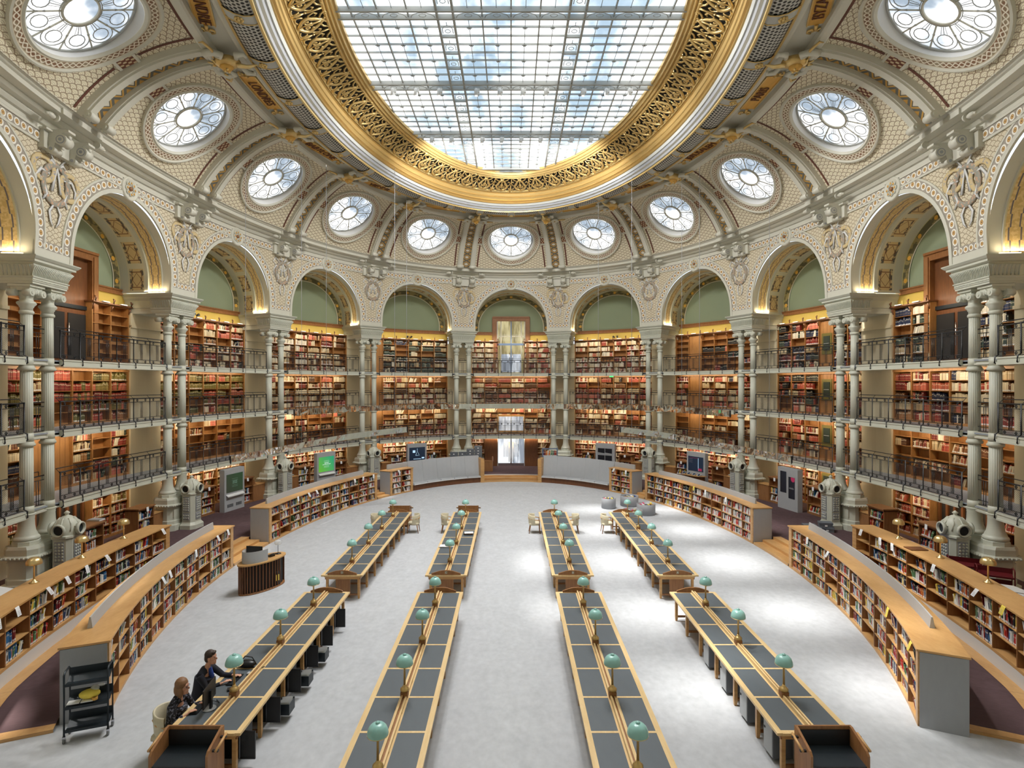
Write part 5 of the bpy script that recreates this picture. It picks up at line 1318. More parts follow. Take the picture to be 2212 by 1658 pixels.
for k in range(4):
    x = XS[k]
    mk_table(x, 4.60, 8, 'far reading table with plaque %s, %s of the far row' % (LT[k], XN[k]), letter=LT[k])
    outer = k in (0, 3)
    mk_table(x, -5.80, 6 if outer else 8, 'near reading table, %s of the near row, grey desk pads' % XN[k], skip_near_head=True)
    for i in range(4): put('lamp', mk_lamp, Matrix.Translation((x, 4.60-1.11*(7-2*i), .80)), 'green domed desk lamp on far table %s, %s from its near end' % (LT[k], ORD[i+1]))
    for i in range(3 if outer else 4): put('lamp', mk_lamp, Matrix.Translation((x, -5.80-1.11*(1+2*i), .80)), 'green domed desk lamp on the %s near table, %s from its far end' % (XN[k], ORD[i+1]))
# chairs
def mk_chair(mw, label):                      # the sitter looks along +X
    root = empty('tub_chair', mw=mw, label=label, cat='chair', group='cream tub chairs at the tables')
    mb = MB()
    sec = [(-.26, -.24), (-.05, -.27), (.22, -.23), (.22, .23), (-.05, .27), (-.26, .24)]
    mb.grid([[(x*k_, y*k_, z) for x, y in sec] for k_, z in ((1, .38), (1.02, .42), (.98, .47), (.8, .485))], 'cream_leather', sm=True, closed=True, caps=True); mb.build('seat', root)
    mb = MB(); A = [PI*.5+PI*i/14 for i in range(15)]
    mb.grid([[((.25+.05*(z-.4)+d)*math.cos(a)*1.0, (.27+.03*(z-.4)+d)*math.sin(a), z-.10*abs(math.sin(a))**2*(z-.45)) for a in A] for d, z in ((0, .42), (.0, .62), (.0, .84), (.02, .86), (.04, .84), (.04, .62), (.035, .42))], 'cream_leather', sm=True, caps=False); mb.build('backrest', root)
    mb = MB(); mb.tube([(.22, -.30, .62), (.0, -.31, .64), (-.16, -.26, .66), (-.29, -.1, .68), (-.30, .1, .68), (-.16, .26, .66), (0, .31, .64), (.22, .30, .62)], .02, 'oak', 6); mb.build('arm_rail', root)
    for sx, sy in ((1, 1), (1, -1), (-1, 1), (-1, -1)):
        mb = MB(); mb.tube([(sx*.2 if sx > 0 else -.20, sy*.22, .40), (sx*.22 if sx > 0 else -.27, sy*.24, 0)], [.026, .014], 'oak_mid', 6)
        if sx > 0: mb.tube([(.2, sy*.26, .40), (.2, sy*.30, .62)], .018, 'oak_mid', 6)
        mb.build('leg', root)
    return root
def chair(x, y, ang, label): put('chair', mk_chair, Matrix.Translation((x, y, 0))@Matrix.Rotation(ang, 4, 'Z'), label)
chair(-6.24, -11.82, .1, 'cream tub chair the woman is sitting on')
chair(XS[0]+.84, 3.95, PI, 'cream tub chair on the right side of far table D'); chair(XS[0]-.80, 3.95, 0, 'cream tub chair on the left side of far table D')
chair(XS[1]-.86, 3.95, 0, 'cream tub chair on the left side of far table C'); chair(XS[2]-.86, 3.9, 0, 'cream tub chair on the left side of far table B')
chair(XS[2]+.86, 3.9, PI, 'cream tub chair on the right side of far table B'); chair(XS[3]-.84, 3.9, 0, 'cream tub chair on the left side of far table A')
root = empty('low_stool', (-6.28, -10.80, 0), 'low dark stool under the person in the navy jacket', 'stool')
mb = MB(); mb.lathe([(.16, .36), (.18, .39), (.17, .43), (.0, .44)], 'dark_metal', 20); mb.build('seat', root)
for a_ in (.8, 2.3, 3.9, 5.4): mb = MB(); mb.tube([(.12*math.cos(a_), .12*math.sin(a_), .37), (.19*math.cos(a_), .19*math.sin(a_), 0)], .014, 'black_iron', 6); mb.build('leg', root)
# book troughs at the table ends
def mk_trough(mw, label):                      # open side towards -Y
    root = empty('book_trough', mw=mw, label=label, cat='book trolley', group='oak book troughs at the table ends')
    for s in (-1, 1):
        mb = MB(); g = Matrix.Translation((s*.46, 0, 0))@Matrix.Rotation(PI/2, 4, 'Z')
        mb.prism([(-.27, .04), (.27, .04), (.27, .98), (.20, .98), (-.22, .84), (-.27, .78)], -.02, .02, 'oak_mid', T=g); mb.build('side_panel', root)
        mb = MB(); mb.tube([(s*.55, -.16, .80), (s*.55, .20, .88)], .022, 'oak', 8)
        for y, z in ((-.12, .8), (.14, .87)): mb.box(min(s*.47, s*.58), max(s*.47, s*.58), y-.02, y+.02, z-.03, z+.0, 'black_iron')
        mb.build('handle', root)
    mb = MB(); mb.box(-.46, .46, .24, .27, .04, .98, 'oak_mid'); mb.box(-.46, .46, .22, .24, .1, .92, 'black_plastic'); mb.build('back_panel', root)
    mb = MB(); mb.quad([(-.44, -.24, .60), (.44, -.24, .60), (.44, .22, .66), (-.44, .22, .66)], 'dark_metal'); mb.box(-.44, .44, -.25, -.235, .57, .605, 'black_iron'); mb.build('sloping_shelf', root)
    mb = MB(); mb.box(-.44, .44, -.25, .24, .06, .10, 'black_plastic'); mb.box(-.44, .44, .18, .2, .1, .6, 'dark_gap'); mb.build('lower_shelf', root)
    for sx in (-1, 1):
        for sy in (-1, 1): mb = MB(); mb.tube([(sx*.4-.012, sy*.2, .03), (sx*.4+.012, sy*.2, .03)], .03, 'rubber', 10); mb.build('castor', root)
    return root
put('trough', mk_trough, Matrix.Translation((-5.38, -12.86, 0)), 'oak book trough with dark shelves at the near end of the leftmost table')
put('trough', mk_trough, Matrix.Translation((5.32, -12.86, 0)), 'oak book trough with dark shelves at the near end of the rightmost table')
put('trough', mk_trough, Matrix.Translation((XS[0], 5.35, 0))@Matrix.Rotation(PI, 4, 'Z'), 'oak book trough behind the far end of table D')
put('trough', mk_trough, Matrix.Translation((XS[1], 5.35, 0))@Matrix.Rotation(PI, 4, 'Z'), 'oak book trough behind the far end of table C')
# lockers under the near outer tables
def mk_locker(mw, label):
    root = empty('mesh_locker', mw=mw, label=label, cat='locker', group='black mesh lockers under the leftmost near table')
    mb = MB(); mb.box(-.28, -.02, -.26, .26, .12, .60, 'black_plastic'); mb.build('cage', root)
    mb = MB(); mb.box(.0, .26, -.27, -.255, .14, .60, 'locker_mesh'); mb.box(.0, .27, -.275, -.25, .12, .15, 'black_iron'); mb.box(.25, .27, -.275, -.25, .12, .62, 'black_iron'); mb.box(0, .27, -.275, -.25, .6, .62, 'black_iron'); mb.build('door', root); return root
k = NT('locker_mesh'); k.out(k.mix(k.step(k.noise(60, 1), .5, .1), L(24, 25, 28), L(52, 54, 58)), .6)
def mk_drawer(mw, label):
    root = empty('file_box', mw=mw, label=label, cat='file box', group='grey file boxes with papers under the leftmost near table')
    mb = MB(); mb.grid([[(-.13, -.15, z), (.13, -.15, z), (.13, .15, z), (-.13, .15, z)] for z in (.0, .22)], 'dark_metal', sm=False, closed=True); mb.quad([(-.13, -.15, .01), (.13, -.15, .01), (.13, .15, .01), (-.13, .15, .01)], 'dark_metal'); mb.build('box', root)
    for i in range(7):
        mb = MB(); y = -.12+.035*i; a = R.uniform(-.03, .03); mb.quad([(-.10, y, .02), (.10, y, .02), (.10+a, y+.03, .23+R.uniform(0, .05)), (-.10+a, y+.02, .23)], 'paper'); mb.build('sheet', root)
    return root
for i in range(6):
    y = -6.35-1.11*i
    put('locker', mk_locker, Matrix.Translation((XS[0]+.50, y-.0, 0)), 'black mesh locker with open door under the leftmost near table, %s from its far end' % ORD[i+1])
    if i in (2, 3, 4): put('drawer', mk_drawer, Matrix.Translation((XS[0]+.74, y+.08, .14)), 'grey file box stuffed with papers beside the leftmost near table, %s locker' % ORD[i+1])
def mk_cab(mw, label):
    root = empty('metal_cabinet', mw=mw, label=label, cat='cabinet', group='grey metal cabinets under the rightmost near table')
    mb = MB(); mb.box(-.18, .18, -.18, .18, .06, .62, 'box_grey'); mb.build('body', root)
    mb = MB(); mb.box(-.195, -.18, -.17, .17, .08, .60, 'grey_panel'); d_ = mb.build('door', root)
    mb = MB(); mb.box(-.21, -.195, .10, .14, .46, .49, 'black_plastic'); mb.build('lock', d_); return root
for i in (2, 3, 4, 5): put('cab', mk_cab, Matrix.Translation((XS[3]-.36, -6.35-1.11*i, 0)), 'grey metal cabinet under the rightmost near table, %s bay from its far end' % ORD[i+1])
# magazine tubs
def mk_tub(x, y, r, h, label, seed):
    root = empty('magazine_tub', (x, y, 0), label, 'magazine tub', 'round grey magazine tubs')
    mb = MB(); mb.lathe([(r-.02, .0), (r-.02, .03), (r, .03), (r, h), (r-.02, h+.005), (r-.03, h), (r-.03, h-.28), (.0, h-.28)], 'mid_grey_panel', 40, caps=False); mb.build('drum', root)
    mb = MB(); mb.box(-r+.04, r-.04, -.01, .01, h-.28, h-.04, 'oak'); mb.build('divider', root)
    rr = random.Random(seed); 
    for i in range(7):
        m_ = rr.choice(['paper', 'pink', 'blue_shirt', 'yellow_note', 'dark_red_metal', 'cream_leather', 'box_grey']); mb = MB()
        x0 = -r*.7+i*(2*r*.7/7); s_ = rr.choice((-1, 1)); yy = s_*r*.3; mb.box(x0, x0+.04+rr.random()*.05, yy-.12, yy+.12, h-.27, h-.02+rr.random()*.04, m_)
        o = mb.build('magazine', mw=Matrix.Translation((x, y, 0))@Matrix.Rotation(rr.uniform(-.2, .2), 4, 'Z'))
        nm = {'paper': 'white', 'pink': 'pink', 'blue_shirt': 'blue', 'yellow_note': 'yellow', 'dark_red_metal': 'dark red', 'cream_leather': 'cream', 'box_grey': 'grey'}[m_]
        tag(o, '%s magazine, %s from left in the %s' % (nm, ORD[i+1], label.split(',')[0]), 'magazine', 'magazines in the tubs')
mk_tub(5.35, 9.1, .39, .56, 'small round grey tub, left of the others', 1); mk_tub(6.62, 9.75, .50, .56, 'rear grey tub, nearest the steps', 2)
mk_tub(7.05, 7.6, .48, .56, 'right hand grey tub, beside the curved bookcase', 3); mk_tub(6.05, 6.15, .48, .56, 'front grey tub, behind table A', 4)
# information desk
root = empty('information_desk', (-8.3, -3.25, 0), 'oval slatted wooden desk with grey screen on the left carpet', 'desk', absolute=True)
TD = Matrix.Translation((-8.3, -3.25, 0))@Matrix.Rotation(math.radians(60), 4, 'Z')
A = [2*PI*i/40 for i in range(40)]
mb = MB(); mb.grid([[tuple(TD@Vector(((.88+d)*math.cos(a), (.42+d)*math.sin(a), z))) for a in A] for d, z in ((-.02, .93), (0, .94), (0, .98), (-.02, .985))], 'oak', sm=False, closed=True, caps=True); mb.build('worktop', root)
mb = MB()
for i in range(44):
    a = 2*PI*i/44
    if -.9 < math.atan2(math.sin(a-.35*0), math.cos(a)) < -.25: continue
    c = TD@Vector((.82*math.cos(a), .37*math.sin(a), 0)); mb.box(c.x-.016, c.x+.016, c.y-.016, c.y+.016, .05, .93, 'oak_dark')
mb.build('slat', root)['kind'] = 'stuff'
mb = MB(); mb.grid([[tuple(TD@Vector((.76*math.cos(a), .32*math.sin(a), z))) for a in A] for z in (.0, .9)], 'dark_gap', sm=False, closed=True); mb.grid([[tuple(TD@Vector(((.84)*math.cos(a), .39*math.sin(a), z))) for a in A] for z in (0, .05)], 'oak_mid', closed=True, caps=True); mb.build('core', root)
mb = MB(); S = [PI*.62+PI*1.0*i/16 for i in range(17)]
mb.grid([[tuple(TD@Vector((-.20+.50*math.cos(a), .34*math.sin(a), z))) for a in S] for z in (.985, 1.36)], 'grey_panel', sm=True); mb.grid([[tuple(TD@Vector((-.20+.48*math.cos(a), .32*math.sin(a), z))) for a in S] for z in (.985, 1.36)], 'white_panel', sm=True); mb.build('screen_panel', root)
mb = MB(); T_ = TD@Matrix.Translation((-.28, .02, 0))@Matrix.Rotation(math.radians(-68), 4, 'Z'); mb.box(-.28, .28, -.015, .015, 1.10, 1.46, 'black_plastic', T=T_); mb.box(-.03, .03, -.03, .03, .985, 1.15, 'black_plastic', T=T_)
tag(mb.build('monitor'), 'black computer monitor behind the grey screen of the oval desk', 'monitor')
mb = MB(); T_ = TD@Matrix.Translation((.30, -.05, .985)); mb.box(-.10, .10, -.08, .08, 0, .05, 'black_plastic', T=T_); mb.tube([(-.1, -.08, .07), (.0, -.1, .1), (.1, -.08, .07)], .022, 'black_plastic', 6, T=T_)
tag(mb.build('telephone'), 'black desk telephone on the oval desk', 'telephone')
lp = empty('glass_lamp', tuple(TD@Vector((.62, 0, .985))), 'clear glass lamp with black foot on the oval desk', 'lamp')
mb = MB(); mb.lathe([(.10, 0), (.10, .015), (.02, .02), (.012, .03)], 'black_iron', 20); mb.lathe([(.008, .02), (.008, .32)], 'black_iron', 8); mb.build('stand', lp)
mb = MB(); mb.lathe([(.10, .32), (.12, .36), (.12, .42), (.08, .47), (0, .48)], 'clear_glass', 20, caps=False); mb.build('dome', lp)
mb = MB(); mb.lathe([(.0, .335), (.10, .335), (.10, .35), (.0, .352)], 'white_panel', 16); mb.build('diffuser', lp)
mb = MB(); T_ = TD@Matrix.Translation((.35, -.02, 0)); mb.box(-.12, .12, -.30, .08, .05, .5, 'dark_metal', T=T_); mb.box(-.06, .06, -.305, -.30, .2, .4, 'yellow_note', T=T_); tag(mb.build('waste_bin'), 'dark bin with a yellow label under the oval desk', 'bin')
# ================================================================ raised ring furniture
def lw(b, s, t, z=ZR, rot=0.0):               # rigid frame near a wall point, Y outward
    m = fr(b+s/CH, t, z); return m@Matrix.Rotation(rot, 4, 'Z')
def kiosk(b, label, kind):
    W, H = 1.5, 2.15; root = empty('display_kiosk', mw=lw(b, 0, .35), label=label, cat='display kiosk', group='grey display kiosks')
    mb = MB(); mb.box(-W/2, W/2, -.14, .14, 0, H, 'grey_panel'); mb.build('housing', root)
    def scr(x0, x1, z0, z1, m): q = MB(); q.quad([(x0, -.15, z0), (x1, -.15, z0), (x1, -.15, z1), (x0, -.15, z1)], m, [(0, 0), (1, 0), (1, 1), (0, 1)]); return q.build('screen', root)
    def line(x0, x1, z, h, m, p): q = MB(); q.quad([(x0, -.156, z), (x1, -.156, z), (x1, -.156, z+h), (x0, -.156, z+h)], m); q.build('graphic', p)
    if kind == 'vid':
        a = scr(-.55, -.08, .85, 1.95, 'screen_black'); b_ = scr(.08, .55, .62, 1.72, 'screen_black')
        q = MB(); q.grid([[(.42+.16*math.cos(t)*r if .42+.16*math.cos(t)*r < .55 else .55, -.155, min(1.72, 1.66+.18*math.sin(t)*r)) for t in [2*PI*i/16 for i in range(17)]] for r in (0.01, 1)], 'screen_red', sm=False); q.build('graphic', b_)
        add_text('videlle', Matrix.Translation((.31, -.16, 1.15))@Matrix.Rotation(PI/2, 4, 'X'), .13, 'grey_panel', b_)
    elif kind == 'book':
        mb = MB(); mb.box(-.6, .6, -.16, -.14, .75, 1.85, 'mid_grey_panel'); mb.build('frame', root)
        for x0, x1 in ((-.55, -.02), (.02, .55)): mb = MB(); mb.quad([(x0, -.165, .8), (x1, -.165, .8), (x1, -.165, 1.8), (x0, -.165, 1.8)], 'screen_black'); mb.quad([(x0, -.167, 1.3), (x1, -.167, 1.3), (x1, -.167, 1.45), (x0, -.167, 1.5)], 'mid_grey_panel'); mb.build('glass_leaf', root)
    else:
        m = {'green': 'screen_green', 'olive': 'screen_olive', 'dark': 'screen_dark', 'code': 'screen_dark'}[kind]; a = scr(-.62, .62, .95, 1.88, m)
        if kind in ('green', 'olive'):
            tm = 'screen_white' if kind == 'green' else 'screen_olive_text'
            add_text('JEUX DE\nLA COLLECTION' if kind == 'green' else 'JEUX EN\nLECTURE', Matrix.Translation((0, -.16, 1.44))@Matrix.Rotation(PI/2, 4, 'X'), .085, tm, a)
            for z in (1.62, 1.54, 1.29, 1.22): line(-.22, .22, z, .008, tm, a)
        elif kind == 'dark':
            line(-.35, -.15, 1.5, .18, 'screen_text', a); q = MB(); q.tube([(-.12, -.157, 1.3), (.0, -.157, 1.62), (.16, -.157, 1.3), (-.12, -.157, 1.3)], .012, 'screen_text', 4); q.tube([(0, -.157, 1.62), (0, -.157, 1.8)], .01, 'screen_text', 4); q.build('graphic', a); line(-.3, .3, 1.03, .03, 'screen_text', a); line(.35, .55, 1.05, .1, 'screen_text', a)
        else:
            for z in (1.7, 1.6, 1.5): line(-.55, -.25, z, .012, 'mid_grey_panel', a)
            line(.2, .23, 1.0, .8, 'screen_text', a); line(-.5, .2, 1.78, .012, 'screen_red', a); line(.2, .5, 1.0, .16, 'screen_red', a)
    if kind in ('green', 'olive'):
        mb = MB(); mb.quad([(-.64, -.14, .86), (.64, -.14, .86), (.64, -.26, .78), (-.64, -.26, .78)], 'white_panel'); mb.quad([(-.64, -.26, .78), (.64, -.26, .78), (.64, -.26, .74), (-.64, -.26, .74)], 'white_panel'); mb.build('ledge', root)
        for x in (-.32, .32):
            mb = MB()
            for i in range(9): mb.box(x-.22+.05*i, x-.20+.05*i, -.15, -.14, .2, .36, 'black_iron')
            mb.build('vent', root)
glow('screen_olive_text', L(120, 150, 130), .25)
kiosk(-3, 'grey kiosk with dark olive screen in the third bay left of the doors', 'olive')
kiosk(-2, 'grey kiosk with bright green screen in the second bay left of the doors', 'green')
kiosk(-1, 'grey kiosk with dark blue screen in the first bay left of the doors', 'dark')
kiosk(1, 'grey kiosk with two dark glass leaves in the first bay right of the doors', 'book')
kiosk(2, 'grey kiosk with dark blue text screen in the second bay right of the doors', 'code')
kiosk(3, 'grey kiosk with two tall black screens in the third bay right of the doors', 'vid')
def lowcase(b, s, t, rot, label, posn, w_=.95, h=1.35, n=3, dens=.9, pal='modern'):
    mw = lw(b, s, t, ZR, rot); root = empty('low_bookcase', mw=mw, label=label, cat='bookcase', group='low oak bookcases on the raised floor')
    mb = MB(); 
    for x in (-w_/2, w_/2): mb.box(x-.02, x+.02, -.28, .28, 0, h, 'oak_mid')
    mb.box(-w_/2, w_/2, .0, .03, 0, h, 'oak_mid'); mb.box(-w_/2, w_/2, -.28, .28, 0, .1, 'oak_mid'); mb.build('carcass', root)
    mb = MB(); mb.box(-w_/2-.05, w_/2+.05, -.33, .33, h, h+.05, 'oak_mid'); mb.box(-w_/2-.02, w_/2+.02, -.30, .30, h-.06, h, 'oak_dark'); mb.build('top', root)
    for j in range(1, n): mb = MB(); z = .1+(h-.16)*j/n; mb.box(-w_/2+.02, w_/2-.02, -.27, 0, z-.02, z, 'oak_mid'); mb.build('shelf', root)
    for j in range(n):
        if R.random() < .1: continue
        def P(s_, t_, zz): v = mw@Vector((s_, -t_, zz)); return (v.x, v.y, v.z)
        def cb(pts, col, idx, hh, ww, j=j):
            c = sum((Vector(p) for p in pts), Vector())/8; NEAR.append(((c-Vector(CAM)).length, pts, col, dict(i=0, j=j, idx=idx, pos=posn, n=n)))
        fill_shelf(P, -w_/2+.04, w_/2-.04, .1+(h-.16)*j/n+.001, (h-.16)/n-.03, .24, PAL[pal], dens*R.uniform(.7, 1), True, .4, cb, .015, .045)
    if R.random() < .8:
        nt = MB(); nt.quad([(-.07, -.335, h+.04), (.07, -.335, h+.04), (.08, -.35, h-.14), (-.06, -.35, h-.14)], 'paper'); o = nt.build('paper_notice', mw=mw); tag(o, 'white paper notice on '+posn, 'notice', 'paper notices on the low bookcases')
def counter(b, s, t, rot, label, w_=1.0):
    root = empty('side_counter', mw=lw(b, s, t, ZR, rot), label=label, cat='counter', group='oak counters beside the piers')
    mb = MB(); mb.box(-w_/2, w_/2, -.25, .25, 0, .88, 'oak_mid'); mb.build('body', root)
    mb = MB(); mb.box(-w_/2-.03, w_/2+.03, -.28, .28, .88, .92, 'oak'); mb.prism([(-w_/2, .92), (-w_/2+.3, .92), (-w_/2+.14, .98), (-w_/2+.04, 1.2), (-w_/2, 1.22)], -.27, -.23, 'oak_mid'); mb.build('top', root)
for b in (-4, -3, -2, -1, 1, 2, 3, 4):
    bn = bayname(b); sgn = 1 if b > 0 else -1
    for s, t in ((-1.45, -.25), (1.45, -.25)):
        if abs(b) == 4: t = .05
        q = 'nearer the doors' if s*sgn < 0 else 'farther from the doors'
        lowcase(b, s, t, 0, 'low oak bookcase in %s, %s' % (bn, q), 'the low bookcase in %s %s' % (bn.replace(' of the doors', ''), q))
    for s in (-2.45, 2.45):
        q = 'nearer the doors' if s*sgn < 0 else 'farther from the doors'
        counter(b, s, -.2, 0, 'oak side counter in %s, %s' % (bn, q))
# long clipped papers standing on a counter
# archive boxes
def mk_abox(mw, label):
    root = empty('archive_box', mw=mw, label=label, cat='archive box', group='stacked grey archive boxes')
    mb = MB(); mb.box(-.26, .26, -.19, .19, 0, .15, 'box_grey'); mb.build('box', root)
    mb = MB(); mb.box(-.275, .275, -.205, .205, .13, .2, 'box_grey'); mb.build('lid', root)
    mb = MB(); mb.box(-.05, .05, -.212, -.2, .04, .1, 'paper'); mb.build('label_tag', root); return root
def abox(x, y, z, rot, label): put('abox', mk_abox, Matrix.Translation((x, y, z))@Matrix.Rotation(rot, 4, 'Z'), label)
gx = [(-4.1, 8), (-3.5, 8), (-2.95, 9), (-2.38, 10)]
for k, (x, n) in enumerate(gx):
    for i in range(n): abox(x, 18.9+.12*k+(.02 if i % 2 else 0), ZR+.2*i, .03*(i % 3-1), 'grey archive box left of the doors, %s stack from left, %s from the floor' % (ORD[k+1], ORD[i+1]))
for i, (x, y, z, q) in enumerate(((13.35, 2.85, ZR, 'floor box at left'), (13.95, 2.95, ZR, 'floor box at right'), (13.9, 3.0, ZR+.2, 'upper box at right'), (13.4, 3.4, ZR, 'floor box at the back'))):
    abox(x, y, z, -.5+.1*i, 'grey archive box near the tall screens, '+q)
# blue steel book cart beyond the right bench
root = empty('steel_bookcart', (2.75, 18.3, ZR), 'blue grey steel book cart with two shelves behind the right bench', 'book trolley')
mb = MB()
for x in (-.52, .52):
    for y in (-.2, .2): mb.box(x-.02, x+.02, y-.02, y+.02, .1, 1.95, 'blue_steel')
mb.build('upright', root)
for z in (.2, .78, 1.36, 1.9): mb = MB(); mb.box(-.52, .52, -.2, .2, z, z+.03, 'blue_steel'); mb.build('shelf', root)
for x in (-.45, .45): mb = MB(); mb.tube([(x, -.14, .05), (x+.03, -.14, .05)], .05, 'rubber', 10); mb.build('castor', root)
for z in (.24, .82, 1.40):
    fill_shelf(lambda s_, t_, zz: (2.75+s_, 18.3-t_, ZR+zz), -.48, .48, z, .45, .17, PAL['modern'], 1, True, .3)
# porter's desk left of the doors
root = empty('wooden_desk', (-1.75, 20.6, ZR), 'small dark wooden desk left of the glass doors', 'desk')
mb = MB(); mb.box(-.4, .4, -.3, .3, .72, .76, 'oak_mid'); mb.build('top', root)
mb = MB(); mb.box(-.38, .38, -.28, .28, 0, .72, 'oak_mid'); mb.box(.32, .4, -.3, .3, .76, 1.05, 'oak_mid'); mb.build('body', root)
# dark red carts and white desks by the near piers
def cart(mw, label, m, h=1.25, w_=.66, d=.34, sl=3, name='book_trolley'):
    root = empty(name, mw=mw, label=label, cat='book trolley')
    for x in (-w_/2, w_/2):
        mb = MB(); mb.tube([(x, -d/2, .10), (x, -d/2, h-.05), (x, -d/2+.05, h), (x, d/2-.05, h), (x, d/2, h-.05), (x, d/2, .10)], .018, m, 8); mb.build('end_frame', root)
    for j in range(sl):
        z = .22+(h-.45)*j/(sl-1); mb = MB(); mb.grid([[(-w_/2, -d/2, z+.0), (-w_/2, -.0, z-.02), (-w_/2, d/2-.02, z+.06), (-w_/2, d/2-.02, z+.20)], [(w_/2, -d/2, z), (w_/2, 0, z-.02), (w_/2, d/2-.02, z+.06), (w_/2, d/2-.02, z+.20)]], m, sm=False)
        mb.box(-w_/2, w_/2, -d/2-.01, -d/2+.005, z-.03, z+.02, m); mb.build('sloping_shelf', root)
    for x in (-w_/2, w_/2):
        for y in (-d/2, d/2):
            mb = MB(); mb.tube([(x-.016, y, .052), (x+.016, y, .052)], .052, 'rubber', 14); mb.box(x-.025, x+.025, y-.03, y+.02, .07, .13, 'chrome'); mb.build('castor', root)
    return root
th = math.radians(24)
cart(Matrix.Translation((-8.20, -11.25, 0))@Matrix.Rotation(math.radians(22), 4, 'Z'), 'dark steel book trolley at the end of the left near bookcase', 'dark_metal', h=1.32, w_=.70)
TC = Matrix.Translation((-8.20, -11.25, 0))@Matrix.Rotation(math.radians(22), 4, 'Z')
mb = MB(); mb.ball((.02, -.03, .80), .12, 'yellow_note', 14, (1.5, .8, .75), T=TC); mb.ball((.1, 0, .88), .06, 'clear_glass', 10, (1.3, 1, 1.2), T=TC); mb.ball((.2, .02, .92), .04, 'clear_glass', 8, (1.8, .6, .8), T=TC); tag(mb.build('plastic_bag'), 'clear plastic bag of yellow sponges on the dark trolley', 'bag')
mb = MB(); mb.lathe([(.05, 0), (.05, .05), (.03, .05), (.03, 0)], 'gold_paint', 20, T=TC@Matrix.Translation((.12, -.1, .705)), caps=False); tag(mb.build('tape_roll'), 'roll of yellow tape on the dark trolley', 'tape')
for i, x in enumerate((-.22, .0)):
    mb = MB(); mb.box(x-.1, x+.1, -.15, -.0, .70, .712, 'paper', T=TC); tag(mb.build('leaflet'), 'pale leaflet on the dark trolley, %s of the two' % ('left' if i == 0 else 'right'), 'leaflet')
for i, (x, y) in enumerate(((14.0, -4.7), (14.15, -5.6))):
    cart(Matrix.Translation((x, y, ZR))@Matrix.Rotation(math.radians(-30), 4, 'Z'), 'dark red steel book trolley by the near right pier, %s the camera' % ('farther from' if i == 0 else 'nearer'), 'dark_red_metal', h=1.15, w_=.85)
for s, nm in ((-1, 'left'), (1, 'right')):
    for i in range(1 if s < 0 else 2):
        x, y = (s*13.2+(i*.2), -7.0-.9*i) if s > 0 else (-13.55, -7.35)
        root = empty('display_lectern', (x, y, ZR), 'pale sloping display lectern at the %s frame edge%s' % (nm, '' if s < 0 else (', farther one' if i == 0 else ', nearer one')), 'lectern')
        mb = MB(); T_ = Matrix.Rotation(math.radians(8), 4, 'Y'); mb.box(-.45, .45, -.35, .35, 1.0, 1.04, 'white_panel', T=T_); mb.build('panel', root)
        mb = MB(); mb.box(-.3, .3, -.2, .2, .0, .06, 'grey_panel'); mb.box(-.05, .05, -.05, .05, .06, 1.0, 'grey_panel'); mb.build('stand', root)
for i, (x, y) in enumerate(((13.3, -3.0), (12.95, -4.9))):
    root = empty('covered_table', (x, y, ZR), 'small dark table under a blue cover behind the right raised bookcase, %s one' % ('farther' if i == 0 else 'nearer'), 'table')
    mb = MB(); mb.box(-.35, .35, -.5, .5, .0, 1.1, 'oak_dark'); mb.build('body', root)
    mb = MB(); rr_ = random.Random(i); mb.grid([[(-.42+.84*a/6, -.6+1.2*c/6, 1.16+rr_.uniform(-.04, .05)-.10*(a in (0, 6))) for c in range(7)] for a in range(7)], 'blue_bag', sm=True); mb.build('cover', root)
# things left on the tables and worktops
def bookpile(x, y, z, specs, lab):
    zz = z
    for i, (w_, d, h, m, nm) in enumerate(specs):
        mb = MB(); mb.box(-w_/2, w_/2, -d/2, d/2, .003, h-.003, m); mb.box(-w_/2+.006, w_/2-.006, -d/2+.006, d/2, .006, h-.006, 'paper')
        o = mb.build('book', mw=Matrix.Translation((x+.01*i, y-.01*i, zz))@Matrix.Rotation(.08*i-.05, 4, 'Z')); tag(o, '%s book lying %s' % (nm, lab), 'book'); zz += h
bookpile(XS[1]+.34, 4.60-1.11*3.6, .782, ((.36, .26, .03, 'black_plastic', 'black'), (.34, .25, .025, 'oak_mid', 'brown'), (.35, .25, .03, 'paper', 'white')), 'on the right side of far table C')
bookpile(XS[1]-.34, 4.60-1.11*5.15, .782, ((.55, .34, .02, 'grey_panel', 'large pale grey'), (.50, .30, .02, 'paper', 'large white')), 'on the left side of far table C')
p = FOuter(106, .3, 1.86); bookpile(p[0], p[1], 1.862, ((.5, .36, .03, 'oak_dark', 'large dark brown'),), 'on the right raised bookcase')
p = lw(-4, -.9, .0).translation
bookpile(p.x, p.y, ZR+1.405, ((.5, .3, .03, 'paper', 'pale blue'), (.45, .28, .03, 'grey_panel', 'grey')), 'on the low bookcase of the fourth bay left')
for s in (-1, 1):
    m_ = lw(2, s*.9 if s > 0 else -.6, .95, ZR)
for i in range(4):
    mw = lw(2, -.66+.42*i, .95, ZR+.80)
    mb = MB(); mb.quad([(-.12, -.1, 0), (.12, -.1, 0), (.12, .1, .10), (-.12, .1, .10)], 'white_panel'); mb.quad([(-.09, -.085, .012), (.09, -.085, .012), (.09, .08, .094), (-.09, .08, .094)], 'screen_dark'); mb.quad([(-.12, .1, .1), (.12, .1, .1), (.12, .1, 0), (-.12, .1, 0)], 'white_panel')
    tag(mb.build('tablet', mw=mw), 'white tablet on the round counter before the text screen, %s from left' % ORD[i+1], 'tablet', 'tablets on the round counter')
root = empty('round_counter', mw=lw(2, 0, .85, ZR), label='curved oak counter before the dark text screen kiosk', cat='counter')
